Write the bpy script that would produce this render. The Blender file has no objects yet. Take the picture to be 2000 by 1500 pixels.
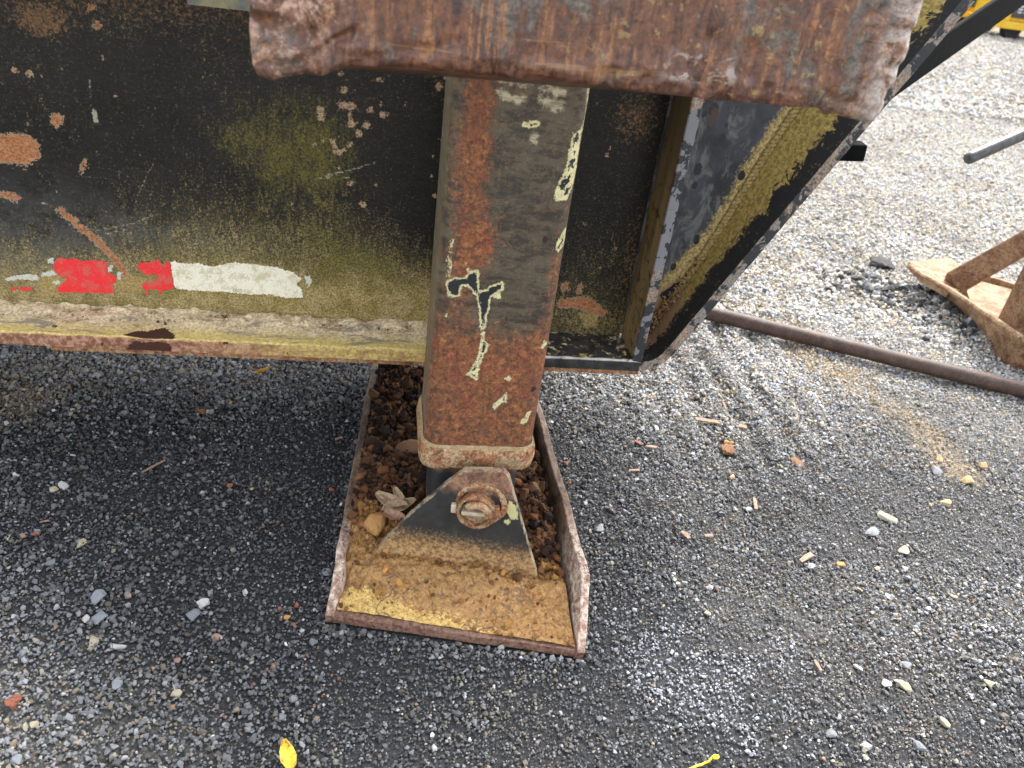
import bpy, bmesh, math, random
import numpy as np
from mathutils import Vector, Matrix
from mathutils.geometry import tessellate_polygon

sc = bpy.context.scene
col = sc.collection
random.seed(7)
rng = np.random.default_rng(7)

# ------------------------------------------------------------------ camera
FPX, CX, CY, CAMH = 1550.0, 1000.0, 750.0, 0.83          # photograph is 2000 x 1500
_d = np.array([635 - CX, 3312 - CY, FPX]); _d /= np.linalg.norm(_d)
_x = np.array([10063 - CX, 1100 - CY, FPX]); _x -= _x.dot(_d) * _d; _x /= np.linalg.norm(_x)
_u = -_d
_y = np.cross(_u, _x)
ROT = np.array([_x, _y, _u])                              # camera vector -> world vector
CAMP = np.array([0, 0, CAMH])
cam = bpy.data.cameras.new('camera')
cam_o = bpy.data.objects.new('camera', cam)
col.objects.link(cam_o)
M = Matrix.Identity(4)
for i in range(3):
    M[i][0] = ROT[i, 0]; M[i][1] = -ROT[i, 1]; M[i][2] = -ROT[i, 2]; M[i][3] = CAMP[i]
cam_o.matrix_world = M
cam.sensor_width = 36.0
cam.lens = 36.0 * FPX / 2000
cam.clip_start = 0.02
cam.clip_end = 600
cam.dof.use_dof = True
cam.dof.focus_distance = 1.08
cam.dof.aperture_fstop = 8.0
sc.camera = cam_o

# ------------------------------------------------------------------ light
SUN_EL, SUN_AZ = 52, 35          # azimuth measured from +Y (into the scene) towards +X
w = bpy.data.worlds.new('World'); sc.world = w; w.use_nodes = True
nt = w.node_tree
bg = nt.nodes['Background']
sky = nt.nodes.new('ShaderNodeTexSky')
sky.sky_type = 'NISHITA'; sky.sun_disc = False
sky.sun_elevation = math.radians(SUN_EL); sky.sun_rotation = math.radians(SUN_AZ)
sky.air_density = 1.0; sky.dust_density = 3.0; sky.ozone_density = 1.0
hs = nt.nodes.new('ShaderNodeHueSaturation'); hs.inputs['Saturation'].default_value = .30   # thin cloud: a nearly white sky
nt.links.new(sky.outputs[0], hs.inputs['Color']); nt.links.new(hs.outputs[0], bg.inputs[0])
bg.inputs[1].default_value = 0.15
sl = bpy.data.lights.new('sun', 'SUN')
sl.energy = 1.4; sl.angle = math.radians(16); sl.color = (1.0, .95, .88)
so = bpy.data.objects.new('sun', sl); col.objects.link(so)
_sd = Vector((math.sin(math.radians(SUN_AZ)) * math.cos(math.radians(SUN_EL)),
              math.cos(math.radians(SUN_AZ)) * math.cos(math.radians(SUN_EL)), math.sin(math.radians(SUN_EL))))
so.rotation_euler = _sd.to_track_quat('Z', 'Y').to_euler()
so.location = (3, 3, 6)
sc.view_settings.view_transform = 'Standard'
sc.view_settings.look = 'None'
sc.view_settings.gamma = 1
sc.view_settings.use_curve_mapping = False
sc.view_settings.exposure = 2.15
sc.render.engine = 'CYCLES'
sc.cycles.max_bounces = 6


def at(px, py, axis, val):
    """The world point seen at a photograph pixel on the plane axis = val."""
    r = ROT @ np.array([px - CX, py - CY, FPX])
    return CAMP + r * (val - CAMP[axis]) / r[axis]


def at_plane(px, py, p, n):
    r = ROT @ np.array([px - CX, py - CY, FPX]); p = np.array(p, float); n = np.array(n, float)
    return CAMP + r * (n.dot(p - CAMP) / n.dot(r))


# ------------------------------------------------------------------ numpy noise
def _hash(ix, iy, iz, seed):
    h = (ix * 374761393 + iy * 668265263 + iz * 2147483647 + seed * 974634777) & 0xffffffff
    h = ((h ^ (h >> 13)) * 1274126177) & 0xffffffff
    h = h ^ (h >> 16)
    return (h & 0xffff) / 65535.0


def vnoise(p, scale, seed=0):
    p = np.asarray(p, float) * scale
    if p.shape[1] == 2:
        p = np.column_stack([p, np.zeros(len(p))])
    i = np.floor(p).astype(np.int64); f = p - i
    f = f * f * (3 - 2 * f)
    r = 0
    for dx in (0, 1):
        for dy in (0, 1):
            for dz in (0, 1):
                wt = (f[:, 0] if dx else 1 - f[:, 0]) * (f[:, 1] if dy else 1 - f[:, 1]) * (f[:, 2] if dz else 1 - f[:, 2])
                r = r + wt * _hash(i[:, 0] + dx, i[:, 1] + dy, i[:, 2] + dz, seed)
    return r


def fbm(p, scale, octv=4, seed=0, gain=.5):
    r = 0; a = 1; t = 0
    for k in range(octv):
        r = r + a * vnoise(p, scale * 2 ** k, seed + 17 * k); t += a; a *= gain
    return r / t


def sstep(x, a, b):
    t = np.clip((x - a) / (b - a), 0, 1)
    return t * t * (3 - 2 * t)


def sdf(pts, poly):
    """Signed distance (negative inside) of 2-D points to a polygon."""
    pts = np.asarray(pts, float); poly = np.asarray(poly, float)
    out = np.full(len(pts), 0.2)
    lo = poly.min(0) - .03; hi = poly.max(0) + .03
    m = ((pts >= lo) & (pts <= hi)).all(1)
    q = pts[m]
    if len(q) == 0:
        return out
    d = np.full(len(q), 1e9); ins = np.zeros(len(q), bool)
    n = len(poly)
    for k in range(n):
        a = poly[k]; b = poly[(k + 1) % n]; e = b - a; v = q - a
        t = np.clip((v @ e) / max(e @ e, 1e-12), 0, 1)
        d = np.minimum(d, np.hypot(*(v - t[:, None] * e).T))
        c = ((a[1] <= q[:, 1]) != (b[1] <= q[:, 1]))
        with np.errstate(divide='ignore', invalid='ignore'):
            xx = a[0] + (q[:, 1] - a[1]) / (b[1] - a[1] + 1e-15) * e[0]
        ins ^= c & (q[:, 0] < xx)
    out[m] = np.where(ins, -d, d)
    return out


def seg_sdf(pts, line, wd):
    pts = np.asarray(pts, float)
    d = np.full(len(pts), .2)
    for k in range(len(line) - 1):
        a = np.array(line[k], float); b = np.array(line[k + 1], float); e = b - a; v = pts - a
        t = np.clip((v @ e) / max(e @ e, 1e-12), 0, 1)
        d = np.minimum(d, np.hypot(*(v - t[:, None] * e).T) - wd)
    return d


def enc(d):
    """Signed distance in metres -> attribute in mm, 20 on the outline, more inside, 0 far outside."""
    return np.clip(20 - d * 1000, 0, 60)


# ------------------------------------------------------------------ objects
def link(name, verts, faces, mat=None, parent=None, smooth=False, attrs=None, mats=None, fmat=None):
    me = bpy.data.meshes.new(name)
    me.from_pydata([tuple(map(float, v)) for v in verts], [], [tuple(map(int, f)) for f in faces])
    if mat: me.materials.append(mat)
    if mats:
        for m_ in mats: me.materials.append(m_)
        me.polygons.foreach_set('material_index', fmat)
    if smooth is True:
        me.polygons.foreach_set('use_smooth', [True] * len(me.polygons))
    if attrs:
        for k, v in attrs.items():
            v = np.asarray(v, np.float32)
            if v.ndim == 1:
                a = me.attributes.new(k, 'FLOAT', 'POINT'); a.data.foreach_set('value', v)
            else:
                a = me.attributes.new(k, 'FLOAT_VECTOR', 'POINT'); a.data.foreach_set('vector', v.ravel())
    me.update()
    o = bpy.data.objects.new(name, me); col.objects.link(o)
    if parent: adopt(o, parent)
    return o


WORLD_M = {}


def empty(name, loc, label=None, cat=None, group=None):
    o = bpy.data.objects.new(name, None); col.objects.link(o); o.location = loc
    o.empty_display_size = .05
    WORLD_M[o] = Matrix.Translation(Vector([float(v) for v in loc]))
    tag(o, label, cat, group)
    return o


def adopt(o, parent):
    p = parent; m = Matrix.Identity(4)
    o.parent = p
    root = p
    while root.parent: root = root.parent
    if p in WORLD_M: o.matrix_parent_inverse = WORLD_M[p].inverted()


def tag(o, label=None, cat=None, group=None, kind=None):
    if label: o['label'] = label
    if cat: o['category'] = cat
    if group: o['group'] = group
    if kind: o['kind'] = kind
    return o


def bm_link(name, bm, mat, parent=None, smooth=False):
    me = bpy.data.meshes.new(name)
    bmesh.ops.recalc_face_normals(bm, faces=bm.faces)
    bm.to_mesh(me); bm.free()
    if mat: me.materials.append(mat)
    if smooth: me.polygons.foreach_set('use_smooth', [True] * len(me.polygons))
    o = bpy.data.objects.new(name, me); col.objects.link(o)
    if parent: adopt(o, parent)
    return o


def box_bm(bm, lo, hi, bev=0.0, segs=2):
    c = [(a + b) / 2 for a, b in zip(lo, hi)]
    r = bmesh.ops.create_cube(bm, size=1)
    vs = r['verts']
    for v in vs:
        v.co = Vector((c[0] + v.co.x * (hi[0] - lo[0]), c[1] + v.co.y * (hi[1] - lo[1]), c[2] + v.co.z * (hi[2] - lo[2])))
    if bev:
        es = list({e for v in vs for e in v.link_edges})
        bmesh.ops.bevel(bm, geom=es, offset=bev, segments=segs, affect='EDGES', profile=.5)


def hull_box(name, pts8, mat, parent=None, bev=.002):
    """pts8: bottom loop of 4 then top loop of 4."""
    bm = bmesh.new()
    vs = [bm.verts.new(tuple(p)) for p in pts8]
    for f in ((3, 2, 1, 0), (4, 5, 6, 7), (0, 1, 5, 4), (1, 2, 6, 5), (2, 3, 7, 6), (3, 0, 4, 7)):
        bm.faces.new([vs[i] for i in f])
    if bev:
        bmesh.ops.bevel(bm, geom=bm.edges[:], offset=bev, segments=2, affect='EDGES', profile=.5)
    return bm_link(name, bm, mat, parent)


def slab(name, lo, hi, step, front, mat, parent, attr_fn=None, disp=None, bev=.0015):
    """Box whose faces are all gridded finely enough to carry painted-on wear as attributes."""
    nx, ny, nz = [max(1, int(round((h - l) / step[i]))) for i, (l, h) in enumerate(zip(lo, hi))]
    V = []; F = []

    def face(o, u, nu, v, nv):
        b = len(V); o = np.array(o, float); u = np.array(u, float); v = np.array(v, float)
        for j in range(nv + 1):
            for i in range(nu + 1):
                V.append(o + u * i / nu + v * j / nv)
        for j in range(nv):
            for i in range(nu):
                a = b + j * (nu + 1) + i
                F.append((a, a + 1, a + nu + 2, a + nu + 1))
    L, H_ = lo, hi
    dx, dy, dz = [h - l for l, h in zip(lo, hi)]
    face((L[0], L[1], L[2]), (dx, 0, 0), nx, (0, 0, dz), nz)                   # front
    face((L[0], L[1], H_[2]), (dx, 0, 0), nx, (0, dy, 0), ny)                  # top
    face((L[0], H_[1], L[2]), (dx, 0, 0), nx, (0, -dy, 0), ny)                 # bottom
    face((L[0], H_[1], L[2]), (0, -dy, 0), ny, (0, 0, dz), nz)                 # left
    face((H_[0], L[1], L[2]), (0, dy, 0), ny, (0, 0, dz), nz)                  # right
    face((H_[0], H_[1], L[2]), (-dx, 0, 0), 1, (0, 0, dz), 1)                  # back
    V = np.array(V)
    at_ = attr_fn(V) if attr_fn else None
    if disp is not None: V = V + disp(V)
    return link(name, V, F, mat, parent, attrs=at_)


# ------------------------------------------------------------------ node helper
class N:
    def __init__(s, name):
        s.m = bpy.data.materials.new(name); s.m.use_nodes = True
        s.t = s.m.node_tree; s.nd = s.t.nodes; s.l = s.t.links
        s.b = s.nd['Principled BSDF']
        s.pos = s.nd.new('ShaderNodeTexCoord').outputs['Object']

    def put(s, sock, v):
        if isinstance(v, bpy.types.NodeSocket): s.l.new(v, sock)
        elif v is not None:
            if isinstance(v, (tuple, list)) and len(v) == 3 and len(sock.default_value) == 4: v = (*v, 1)
            sock.default_value = v

    def math(s, op, a, b=None, c=None, clamp=False):
        n = s.nd.new('ShaderNodeMath'); n.operation = op; n.use_clamp = clamp
        s.put(n.inputs[0], a)
        if b is not None: s.put(n.inputs[1], b)
        if c is not None: s.put(n.inputs[2], c)
        return n.outputs[0]

    def add(s, a, b): return s.math('ADD', a, b)
    def sub(s, a, b): return s.math('SUBTRACT', a, b)
    def mul(s, a, b): return s.math('MULTIPLY', a, b)
    def mx(s, a, b): return s.math('MAXIMUM', a, b)
    def sat(s, a): return s.math('ADD', a, 0.0, clamp=True)

    def step(s, x, a, b):
        n = s.nd.new('ShaderNodeMapRange'); n.interpolation_type = 'SMOOTHSTEP'
        s.put(n.inputs[0], x); n.inputs[1].default_value = a; n.inputs[2].default_value = b
        return n.outputs[0]

    def vec(s, sc_=(1, 1, 1), rot=(0, 0, 0), loc=(0, 0, 0), src=None):
        n = s.nd.new('ShaderNodeMapping'); s.put(n.inputs[0], src or s.pos)
        n.inputs[1].default_value = loc; n.inputs[2].default_value = rot; n.inputs[3].default_value = sc_
        return n.outputs[0]

    def noise(s, scale, det=5, rough=.6, dist=0, vec=None):
        n = s.nd.new('ShaderNodeTexNoise'); s.put(n.inputs['Vector'], vec or s.pos)
        n.inputs['Scale'].default_value = scale; n.inputs['Detail'].default_value = det
        n.inputs['Roughness'].default_value = rough; n.inputs['Distortion'].default_value = dist
        return n.outputs[0]

    def vor(s, scale, feat='F1', vec=None, out=0, rnd=1):
        n = s.nd.new('ShaderNodeTexVoronoi'); n.feature = feat
        s.put(n.inputs['Vector'], vec or s.pos); n.inputs['Scale'].default_value = scale
        n.inputs['Randomness'].default_value = rnd
        return n.outputs[out]

    def attr(s, name, inst=False, out='Fac'):
        n = s.nd.new('ShaderNodeAttribute'); n.attribute_name = name
        if inst: n.attribute_type = 'INSTANCER'
        return n.outputs[out]

    def mix(s, f, a, b, mode='MIX'):
        n = s.nd.new('ShaderNodeMix'); n.data_type = 'RGBA'; n.blend_type = mode
        s.put(n.inputs[0], f); s.put(n.inputs[6], a); s.put(n.inputs[7], b)
        return n.outputs[2]

    def mixf(s, f, a, b):
        n = s.nd.new('ShaderNodeMix'); n.data_type = 'FLOAT'
        s.put(n.inputs[0], f); s.put(n.inputs[2], a); s.put(n.inputs[3], b)
        return n.outputs[0]

    def ramp(s, f, stops):
        n = s.nd.new('ShaderNodeValToRGB'); s.put(n.inputs[0], f)
        e = n.color_ramp.elements
        while len(e) < len(stops): e.new(.5)
        for k, (p, c) in enumerate(stops):
            e[k].position = p; e[k].color = (*c, 1)
        return n.outputs[0]

    def sep(s, src=None):
        n = s.nd.new('ShaderNodeSeparateXYZ'); s.put(n.inputs[0], src or s.pos)
        return n.outputs

    def inside(s, name, wob, soft=.5):
        """1 inside the outline stored in attribute `name` (mm), its edge roughened by wob (mm)."""
        v = s.add(s.attr(name), wob)
        return s.step(v, 20 - soft, 20 + soft)

    def finish(s, colr, rough, bump=None, bstr=.5, bdist=.002, metal=0.0, spec=None, n2=None):
        s.put(s.b.inputs['Base Color'], colr); s.put(s.b.inputs['Roughness'], rough)
        s.put(s.b.inputs['Metallic'], metal)
        if spec is not None: s.put(s.b.inputs['Specular IOR Level'], spec)
        if bump is not None:
            n = s.nd.new('ShaderNodeBump'); n.inputs['Strength'].default_value = bstr
            n.inputs['Distance'].default_value = bdist; s.put(n.inputs['Height'], bump)
            s.l.new(n.outputs[0], s.b.inputs['Normal'])
        return s.m


def wobble(n, big=4, fine=3, s1=90, s2=300):
    a = n.mul(n.sub(n.noise(s1, 4, .65), .5), big * 4)
    b = n.mul(n.sub(n.noise(s2, 3, .7), .5), fine * 4)
    return n.add(a, b)


def rust_col(n, sc_=1.0, hi=(.36, .14, .048), lo=(.085, .032, .016), mid=(.21, .078, .03)):
    f = n.noise(160 * sc_, 6, .75, .6)
    g = n.noise(35 * sc_, 3, .6)
    return n.ramp(n.add(n.mul(f, .75), n.mul(g, .3)), [(.40, lo), (.5, mid), (.60, hi), (.70, (.52, .25, .11))])


# ---- materials of the trailer
def mat_web():
    n = N('black_painted_web')
    fine = n.noise(260, 5, .8); f2 = n.noise(420, 4, .8, 0, n.vec((1, 1, 1), (.4, .3, .2), (3, 1, 5)))
    stk = n.noise(75, 5, .8, 1.2, n.vec((1.5, 1, .5), (0, .35, 0)))
    stk2 = n.noise(95, 5, .75, 2.0, n.vec((.4, 1, 1.5), (0, -.5, 0)))
    stk3 = n.noise(85, 5, .75, 1.5, n.vec((.35, 1, 1.6), (0, .8, 0), (2, 0, 1)))
    big = n.noise(9, 4, .6); med = n.noise(32, 4, .7)
    base = n.mix(n.step(big, .35, .65), (.004, .0043, .0048), (.009, .0088, .0086))
    base = n.mix(n.mul(n.step(fine, .48, .66), .5), base, (.026, .025, .023))
    dust = n.attr('dust'); moss = n.attr('moss'); brown = n.attr('brown'); blue = n.attr('haze_film')
    # dusty speckle, lying thicker where the attribute says so
    sp = n.add(n.add(n.mul(fine, .7), n.mul(stk, .55)), n.mul(n.sub(f2, .5), .6))
    dm = n.step(n.add(sp, n.mul(dust, .36)), .74, 1.06)
    dcol = n.mix(n.step(med, .42, .6), n.mix(n.step(f2, .40, .6), (.19, .14, .05), (.50, .385, .175)), n.mix(n.step(f2, .40, .6), (.12, .09, .024), (.37, .29, .10)))
    base = n.mix(n.mul(n.step(n.add(dust, n.mul(n.sub(med, .5), .5)), .25, .95), .46), base, n.mix(n.step(fine, .38, .64), (.085, .068, .028), (.20, .158, .062)))
    c = n.mix(n.mul(dm, .92), base, dcol)
    mm = n.step(n.add(n.add(n.mul(fine, .55), n.add(n.mul(stk, .45), n.mul(med, .35))), n.mul(moss, .24)), .80, 1.0)
    mm = n.mul(mm, n.step(moss, .02, .3))
    c = n.mix(n.mul(mm, .8), c, n.mix(n.step(f2, .4, .6), (.065, .055, .012), (.20, .165, .04)))
    # worn greyish film and cross scratches
    c = n.mix(n.mul(n.mx(n.step(stk2, .50, .62), n.step(stk3, .51, .63)), n.add(.22, n.mul(blue, .5))), c, (.042, .039, .031))
    c = n.mix(n.mul(n.mul(blue, n.step(med, .3, .65)), .5), c, (.115, .118, .12))
    # pale flecks
    fl = n.mul(n.step(f2, .64, .70), n.step(n.noise(40, 3), .46, .58))
    c = n.mix(n.mul(fl, .75), c, (.36, .32, .23))
    c = n.mix(n.mul(n.step(n.add(n.noise(130, 6, .8), n.mul(brown, .26)), .60, .80), .85), c, n.mix(n.step(fine, .4, .6), (.07, .04, .02), (.24, .135, .06)))
    sc = n.inside('scratch', n.mul(n.sub(n.noise(300, 3), .5), 5.0), .8)
    c = n.mix(n.mul(sc, .8), c, (.40, .36, .26))
    r = n.inside('rust', wobble(n, 3.8, 2.4, 150), .5)
    edge = n.inside('rust', n.add(wobble(n, 3.8, 2.4, 150), 1.3), .5)
    c = n.mix(n.mul(edge, .7), c, (.42, .34, .22))
    rc = n.mix(n.step(fine, .38, .62), (.20, .068, .028), (.44, .19, .085))
    c = n.mix(r, c, n.mix(n.mul(n.step(stk2, .5, .62), .6), rc, (.52, .29, .16)))
    t = n.inside('tan', wobble(n, 3, 3), .8)
    c = n.mix(n.mul(t, n.step(n.noise(200, 4, .7), .36, .52)), c, n.mix(n.step(fine, .4, .6), (.30, .17, .09), (.46, .34, .22)))
    oc = n.inside('ochre', wobble(n, 4, 3), 2.5)
    c = n.mix(n.mul(oc, .85), c, n.mix(n.step(fine, .4, .6), (.22, .15, .045), (.42, .32, .13)))
    rough = n.add(.32, n.mul(n.mx(n.mx(dm, r), mm), .5))
    h = n.add(n.mul(n.sub(1, r), .6), n.add(n.mul(fine, .25), n.mul(dm, .5)))
    return n.finish(c, rough, h, .35, .0012, spec=.25)


def mat_leg():
    n = N('rusted_leg_paint')
    wb = wobble(n, 1.7, 1.7, 140, 380)
    rust = n.attr('rustmap')
    f1 = n.noise(120, 6, .78, .4); f2 = n.noise(30, 5, .72); f3 = n.noise(290, 5, .85); f4 = n.noise(62, 5, .78, .6)
    hz = n.noise(60, 5, .75, .5, n.vec((.5, .5, 1.7), (0, .12, 0)))
    grey = n.mix(n.step(hz, .40, .60), (.036, .029, .022), (.10, .08, .052))
    grey = n.mix(n.mul(n.step(f3, .52, .66), .5), grey, (.24, .185, .105))
    grey = n.mix(n.mul(n.step(f2, .50, .64), .55), grey, (.028, .027, .026))
    grey = n.mix(n.mul(n.step(f4, .55, .66), .5), grey, (.17, .105, .055))
    rm = n.step(n.add(n.add(n.mul(f1, .6), n.mul(f4, .55)), n.mul(n.sub(rust, .5), .46)), .46, .74)
    rc = n.ramp(n.add(n.mul(f1, .65), n.mul(f3, .45)), [(.40, (.04, .02, .014)), (.50, (.12, .046, .022)), (.59, (.27, .10, .038)), (.70, (.46, .22, .085))])
    rc = n.mix(n.mul(n.step(f2, .50, .62), .55), rc, n.mix(f3, (.06, .03, .022), (.16, .075, .045)))
    rc = n.mix(n.mul(n.step(n.noise(38, 5, .75, 0, n.vec((1, 1, 1), (0, 0, 0), (4, 2, 7))), .53, .63), .6), rc, n.mix(n.step(f3, .4, .6), (.15, .03, .018), (.30, .085, .05)))
    c = n.mix(rm, grey, rc)
    st = n.noise(60, 4, .7, .3, n.vec((3, 3, .12)))
    c = n.mix(n.mul(n.step(st, .55, .66), .4), c, (.055, .035, .025))
    # side faces are a paler tan-grey
    side = n.attr('side')
    c = n.mix(n.mul(side, n.step(n.noise(80, 5, .7), .25, .6)), c, n.mix(n.step(f1, .4, .6), (.10, .08, .048), (.26, .215, .13)))
    # flaking: cream undercoat with black where it has gone through
    cr = n.inside('cream', wb, .5)
    cr_in = n.inside('chip', wb, .5)
    ck = n.inside('chip', n.sub(wb, 2.6), .5)
    creamc = n.mix(n.step(f3, .4, .62), (.72, .66, .36), (.48, .42, .23))
    hole = n.mul(n.inside('cream', n.sub(wobble(n, 2.5, 1.8, 220, 500), 2.8), .5), n.step(n.noise(75, 3, .6), .47, .51))
    c = n.mix(n.mx(cr, cr_in), c, creamc)
    c = n.mix(n.mx(ck, hole), c, (.016, .019, .022))
    c = n.mix(n.inside('pale', wobble(n, 4, 4, 60, 250), 2.5), c, n.mix(n.step(hz, .4, .6), (.2, .17, .10), (.45, .40, .28)))
    c = n.mix(n.inside('pit', 0.0, .5), c, (.03, .012, .009))
    film = n.mx(cr, cr_in)
    h = n.add(n.sub(n.mul(rm, n.mul(f1, 1.0)), n.mul(n.mx(ck, hole), 1.2)), n.mul(film, -.6))
    return n.finish(c, n.mixf(rm, .42, .72), h, .6, .002, spec=.4)


def mat_flange():
    n = N('dusty_flange')
    X, Y, Z = n.sep()
    wb = wobble(n, 3, 3)
    fine = n.noise(230, 6, .82); mid = n.noise(60, 5, .75); lg = n.noise(14, 3, .6)
    stk = n.noise(55, 5, .75, .8, n.vec((.25, 1, 1)))
    right = n.step(n.add(X, n.mul(n.sub(mid, .5), .1)), .14, .2)     # beyond the leg it is bare black paint
    paint = n.mix(n.step(mid, .4, .6), (.02, .021, .023), (.045, .043, .04))
    lip = n.step(Y, 1.0225, 1.0205)
    near = n.step(n.add(Y, n.mul(n.sub(stk, .5), .05)), 1.065, 1.03)
    tan = n.mix(n.step(fine, .40, .60), (.42, .31, .165), (.78, .63, .41))
    tan = n.mix(n.mul(n.step(mid, .55, .66), .7), tan, (.13, .09, .055))
    yel = n.mix(n.step(fine, .40, .60), (.46, .34, .10), (.78, .61, .24))
    top = n.mix(near, tan, yel)
    top = n.mix(n.mul(n.step(stk, .56, .64), .7), top, (.17, .16, .14))
    rl = n.mix(n.step(n.noise(130, 5, .8), .42, .60), (.20, .085, .045), (.46, .25, .17))
    ly = n.step(n.add(X, n.mul(n.sub(stk, .5), .35)), -.30, -.02)
    lipc = n.mix(n.mul(ly, n.step(mid, .3, .55)), rl, n.mix(n.step(fine, .4, .6), (.36, .25, .075), (.66, .50, .17)))
    lipc = n.mix(n.mul(n.step(stk, .56, .66), .5), lipc, (.12, .09, .05))
    c = n.mix(lip, top, lipc)
    blk = n.mul(right, n.step(n.add(n.noise(55, 5, .75), n.mul(lip, .25)), .36, .46))
    c = n.mix(blk, c, paint)
    b1 = n.inside('bare', wb, .5)
    c = n.mix(b1, c, n.mix(fine, (.035, .014, .01), (.085, .028, .018)))
    b2 = n.inside('pit', n.mul(wb, .5), .5)
    c = n.mix(b2, c, (.05, .03, .025))
    ed = n.mul(right, n.mul(n.step(Y, 1.0245, 1.0215), n.step(Z, .254, .2565)))
    c = n.mix(n.mul(ed, n.step(mid, .35, .5)), c, (.6, .57, .5))
    h = n.add(n.mul(fine, .6), n.sub(n.mul(mid, .6), n.mul(n.mx(b1, b2), .7)))
    return n.finish(c, n.mixf(blk, .88, .45), h, .6, .002, spec=.35)


def mat_bay():
    """The end bay: blue-grey glossy black paint with olive and tan dust towards the sloping flange."""
    n = N('dusty_black_paint')
    fine = n.noise(240, 6, .82); mid = n.noise(60, 5, .75); lg = n.noise(16, 4, .65)
    base = n.mix(n.step(lg, .38, .62), (.012, .0145, .018), (.034, .040, .050))
    base = n.mix(n.mul(n.step(n.noise(34, 5, .75, .5, n.vec((1, 1, .5), (0, .5, 0))), .50, .64), .7), base, (.14, .14, .13))
    base = n.mix(n.attr('black'), base, (.004, .004, .0045))
    d = n.attr('dust')
    dd = n.step(n.add(n.add(n.mul(fine, .6), n.mul(mid, .55)), n.mul(n.sub(d, .5), .55)), .50, .68)
    dc = n.mix(n.step(n.noise(200, 5, .8), .40, .60), (.17, .115, .032), (.48, .36, .15))
    c = n.mix(dd, base, dc)
    ol = n.attr('olive')
    oc = n.mix(n.step(n.noise(170, 5, .8), .40, .60), (.155, .108, .024), (.36, .262, .075))
    edge = n.mul(n.step(n.add(n.mul(n.noise(60, 5, .72, .8), .9), n.sub(ol, .5)), .42, .48), n.step(ol, .05, .1))
    spots = n.step(n.noise(130, 4, .7, .4, n.vec((1, 1, .5), (0, .5, 0))), .66, .69)
    c = n.mix(n.mul(edge, n.sub(1, spots)), c, oc)
    mud = n.attr('mud')
    c = n.mix(n.step(n.add(mid, n.sub(mud, .5)), .45, .6), c, n.mix(fine, (.08, .035, .018), (.42, .26, .14)))
    wet = n.inside('wet', n.mul(wobble(n, 2, 1, 60, 200), 1), .4)
    c = n.mix(wet, c, (.008, .009, .011))
    r = n.inside('rust', wobble(n, 2, 2), .4)
    c = n.mix(r, c, (.06, .025, .017))
    return n.finish(c, n.mixf(n.mx(n.mx(dd, edge), n.attr('black')), .36, .85), n.add(n.mul(dd, .6), n.mul(fine, .35)), .4, .0015, spec=.5)


def mat_edge(tone=0):
    """Flame-cut plate edges: grey with flaked black paint, rust and tan scuffs."""
    n = N('scuffed_plate_edge' if not tone else 'flaked_stiffener_edge')
    mid = n.noise(42, 4, .6, .3); fine = n.noise(300, 6, .8); m2 = n.noise(26, 4, .6)
    a = n.mix(n.step(fine, .40, .60), (.13, .11, .09), (.30, .265, .225)) if not tone else n.mix(fine, (.13, .135, .145), (.22, .22, .23))
    c = n.mix(n.step(mid, .47, .50) if not tone else n.step(mid, .50, .53), a, (.022, .023, .026))
    c = n.mix(n.mul(n.step(m2, .49 if not tone else .55, .57 if not tone else .62), .85), c, n.mix(n.step(fine, .4, .6), (.15, .09, .06), (.42, .32, .235)))
    return n.finish(c, .6, n.add(fine, n.mul(n.step(mid, .5, .53), .8)), .4, .0015)


def mat_stiff():
    n = N('tan_dusted_paint')
    X, Y, Z = n.sep()
    fine = n.noise(420, 6, .8); st = n.noise(50, 5, .7, .3, n.vec((1, 1, .12)))
    c = n.mix(n.step(st, .35, .65), (.16, .105, .035), (.30, .205, .085))
    c = n.mix(n.mul(n.step(n.noise(60, 5, .7), .55, .62), .85), c, (.03, .026, .02))
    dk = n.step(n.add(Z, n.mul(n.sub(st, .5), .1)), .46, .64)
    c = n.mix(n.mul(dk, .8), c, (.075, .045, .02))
    return n.finish(c, .85, fine, .3, .001)


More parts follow.
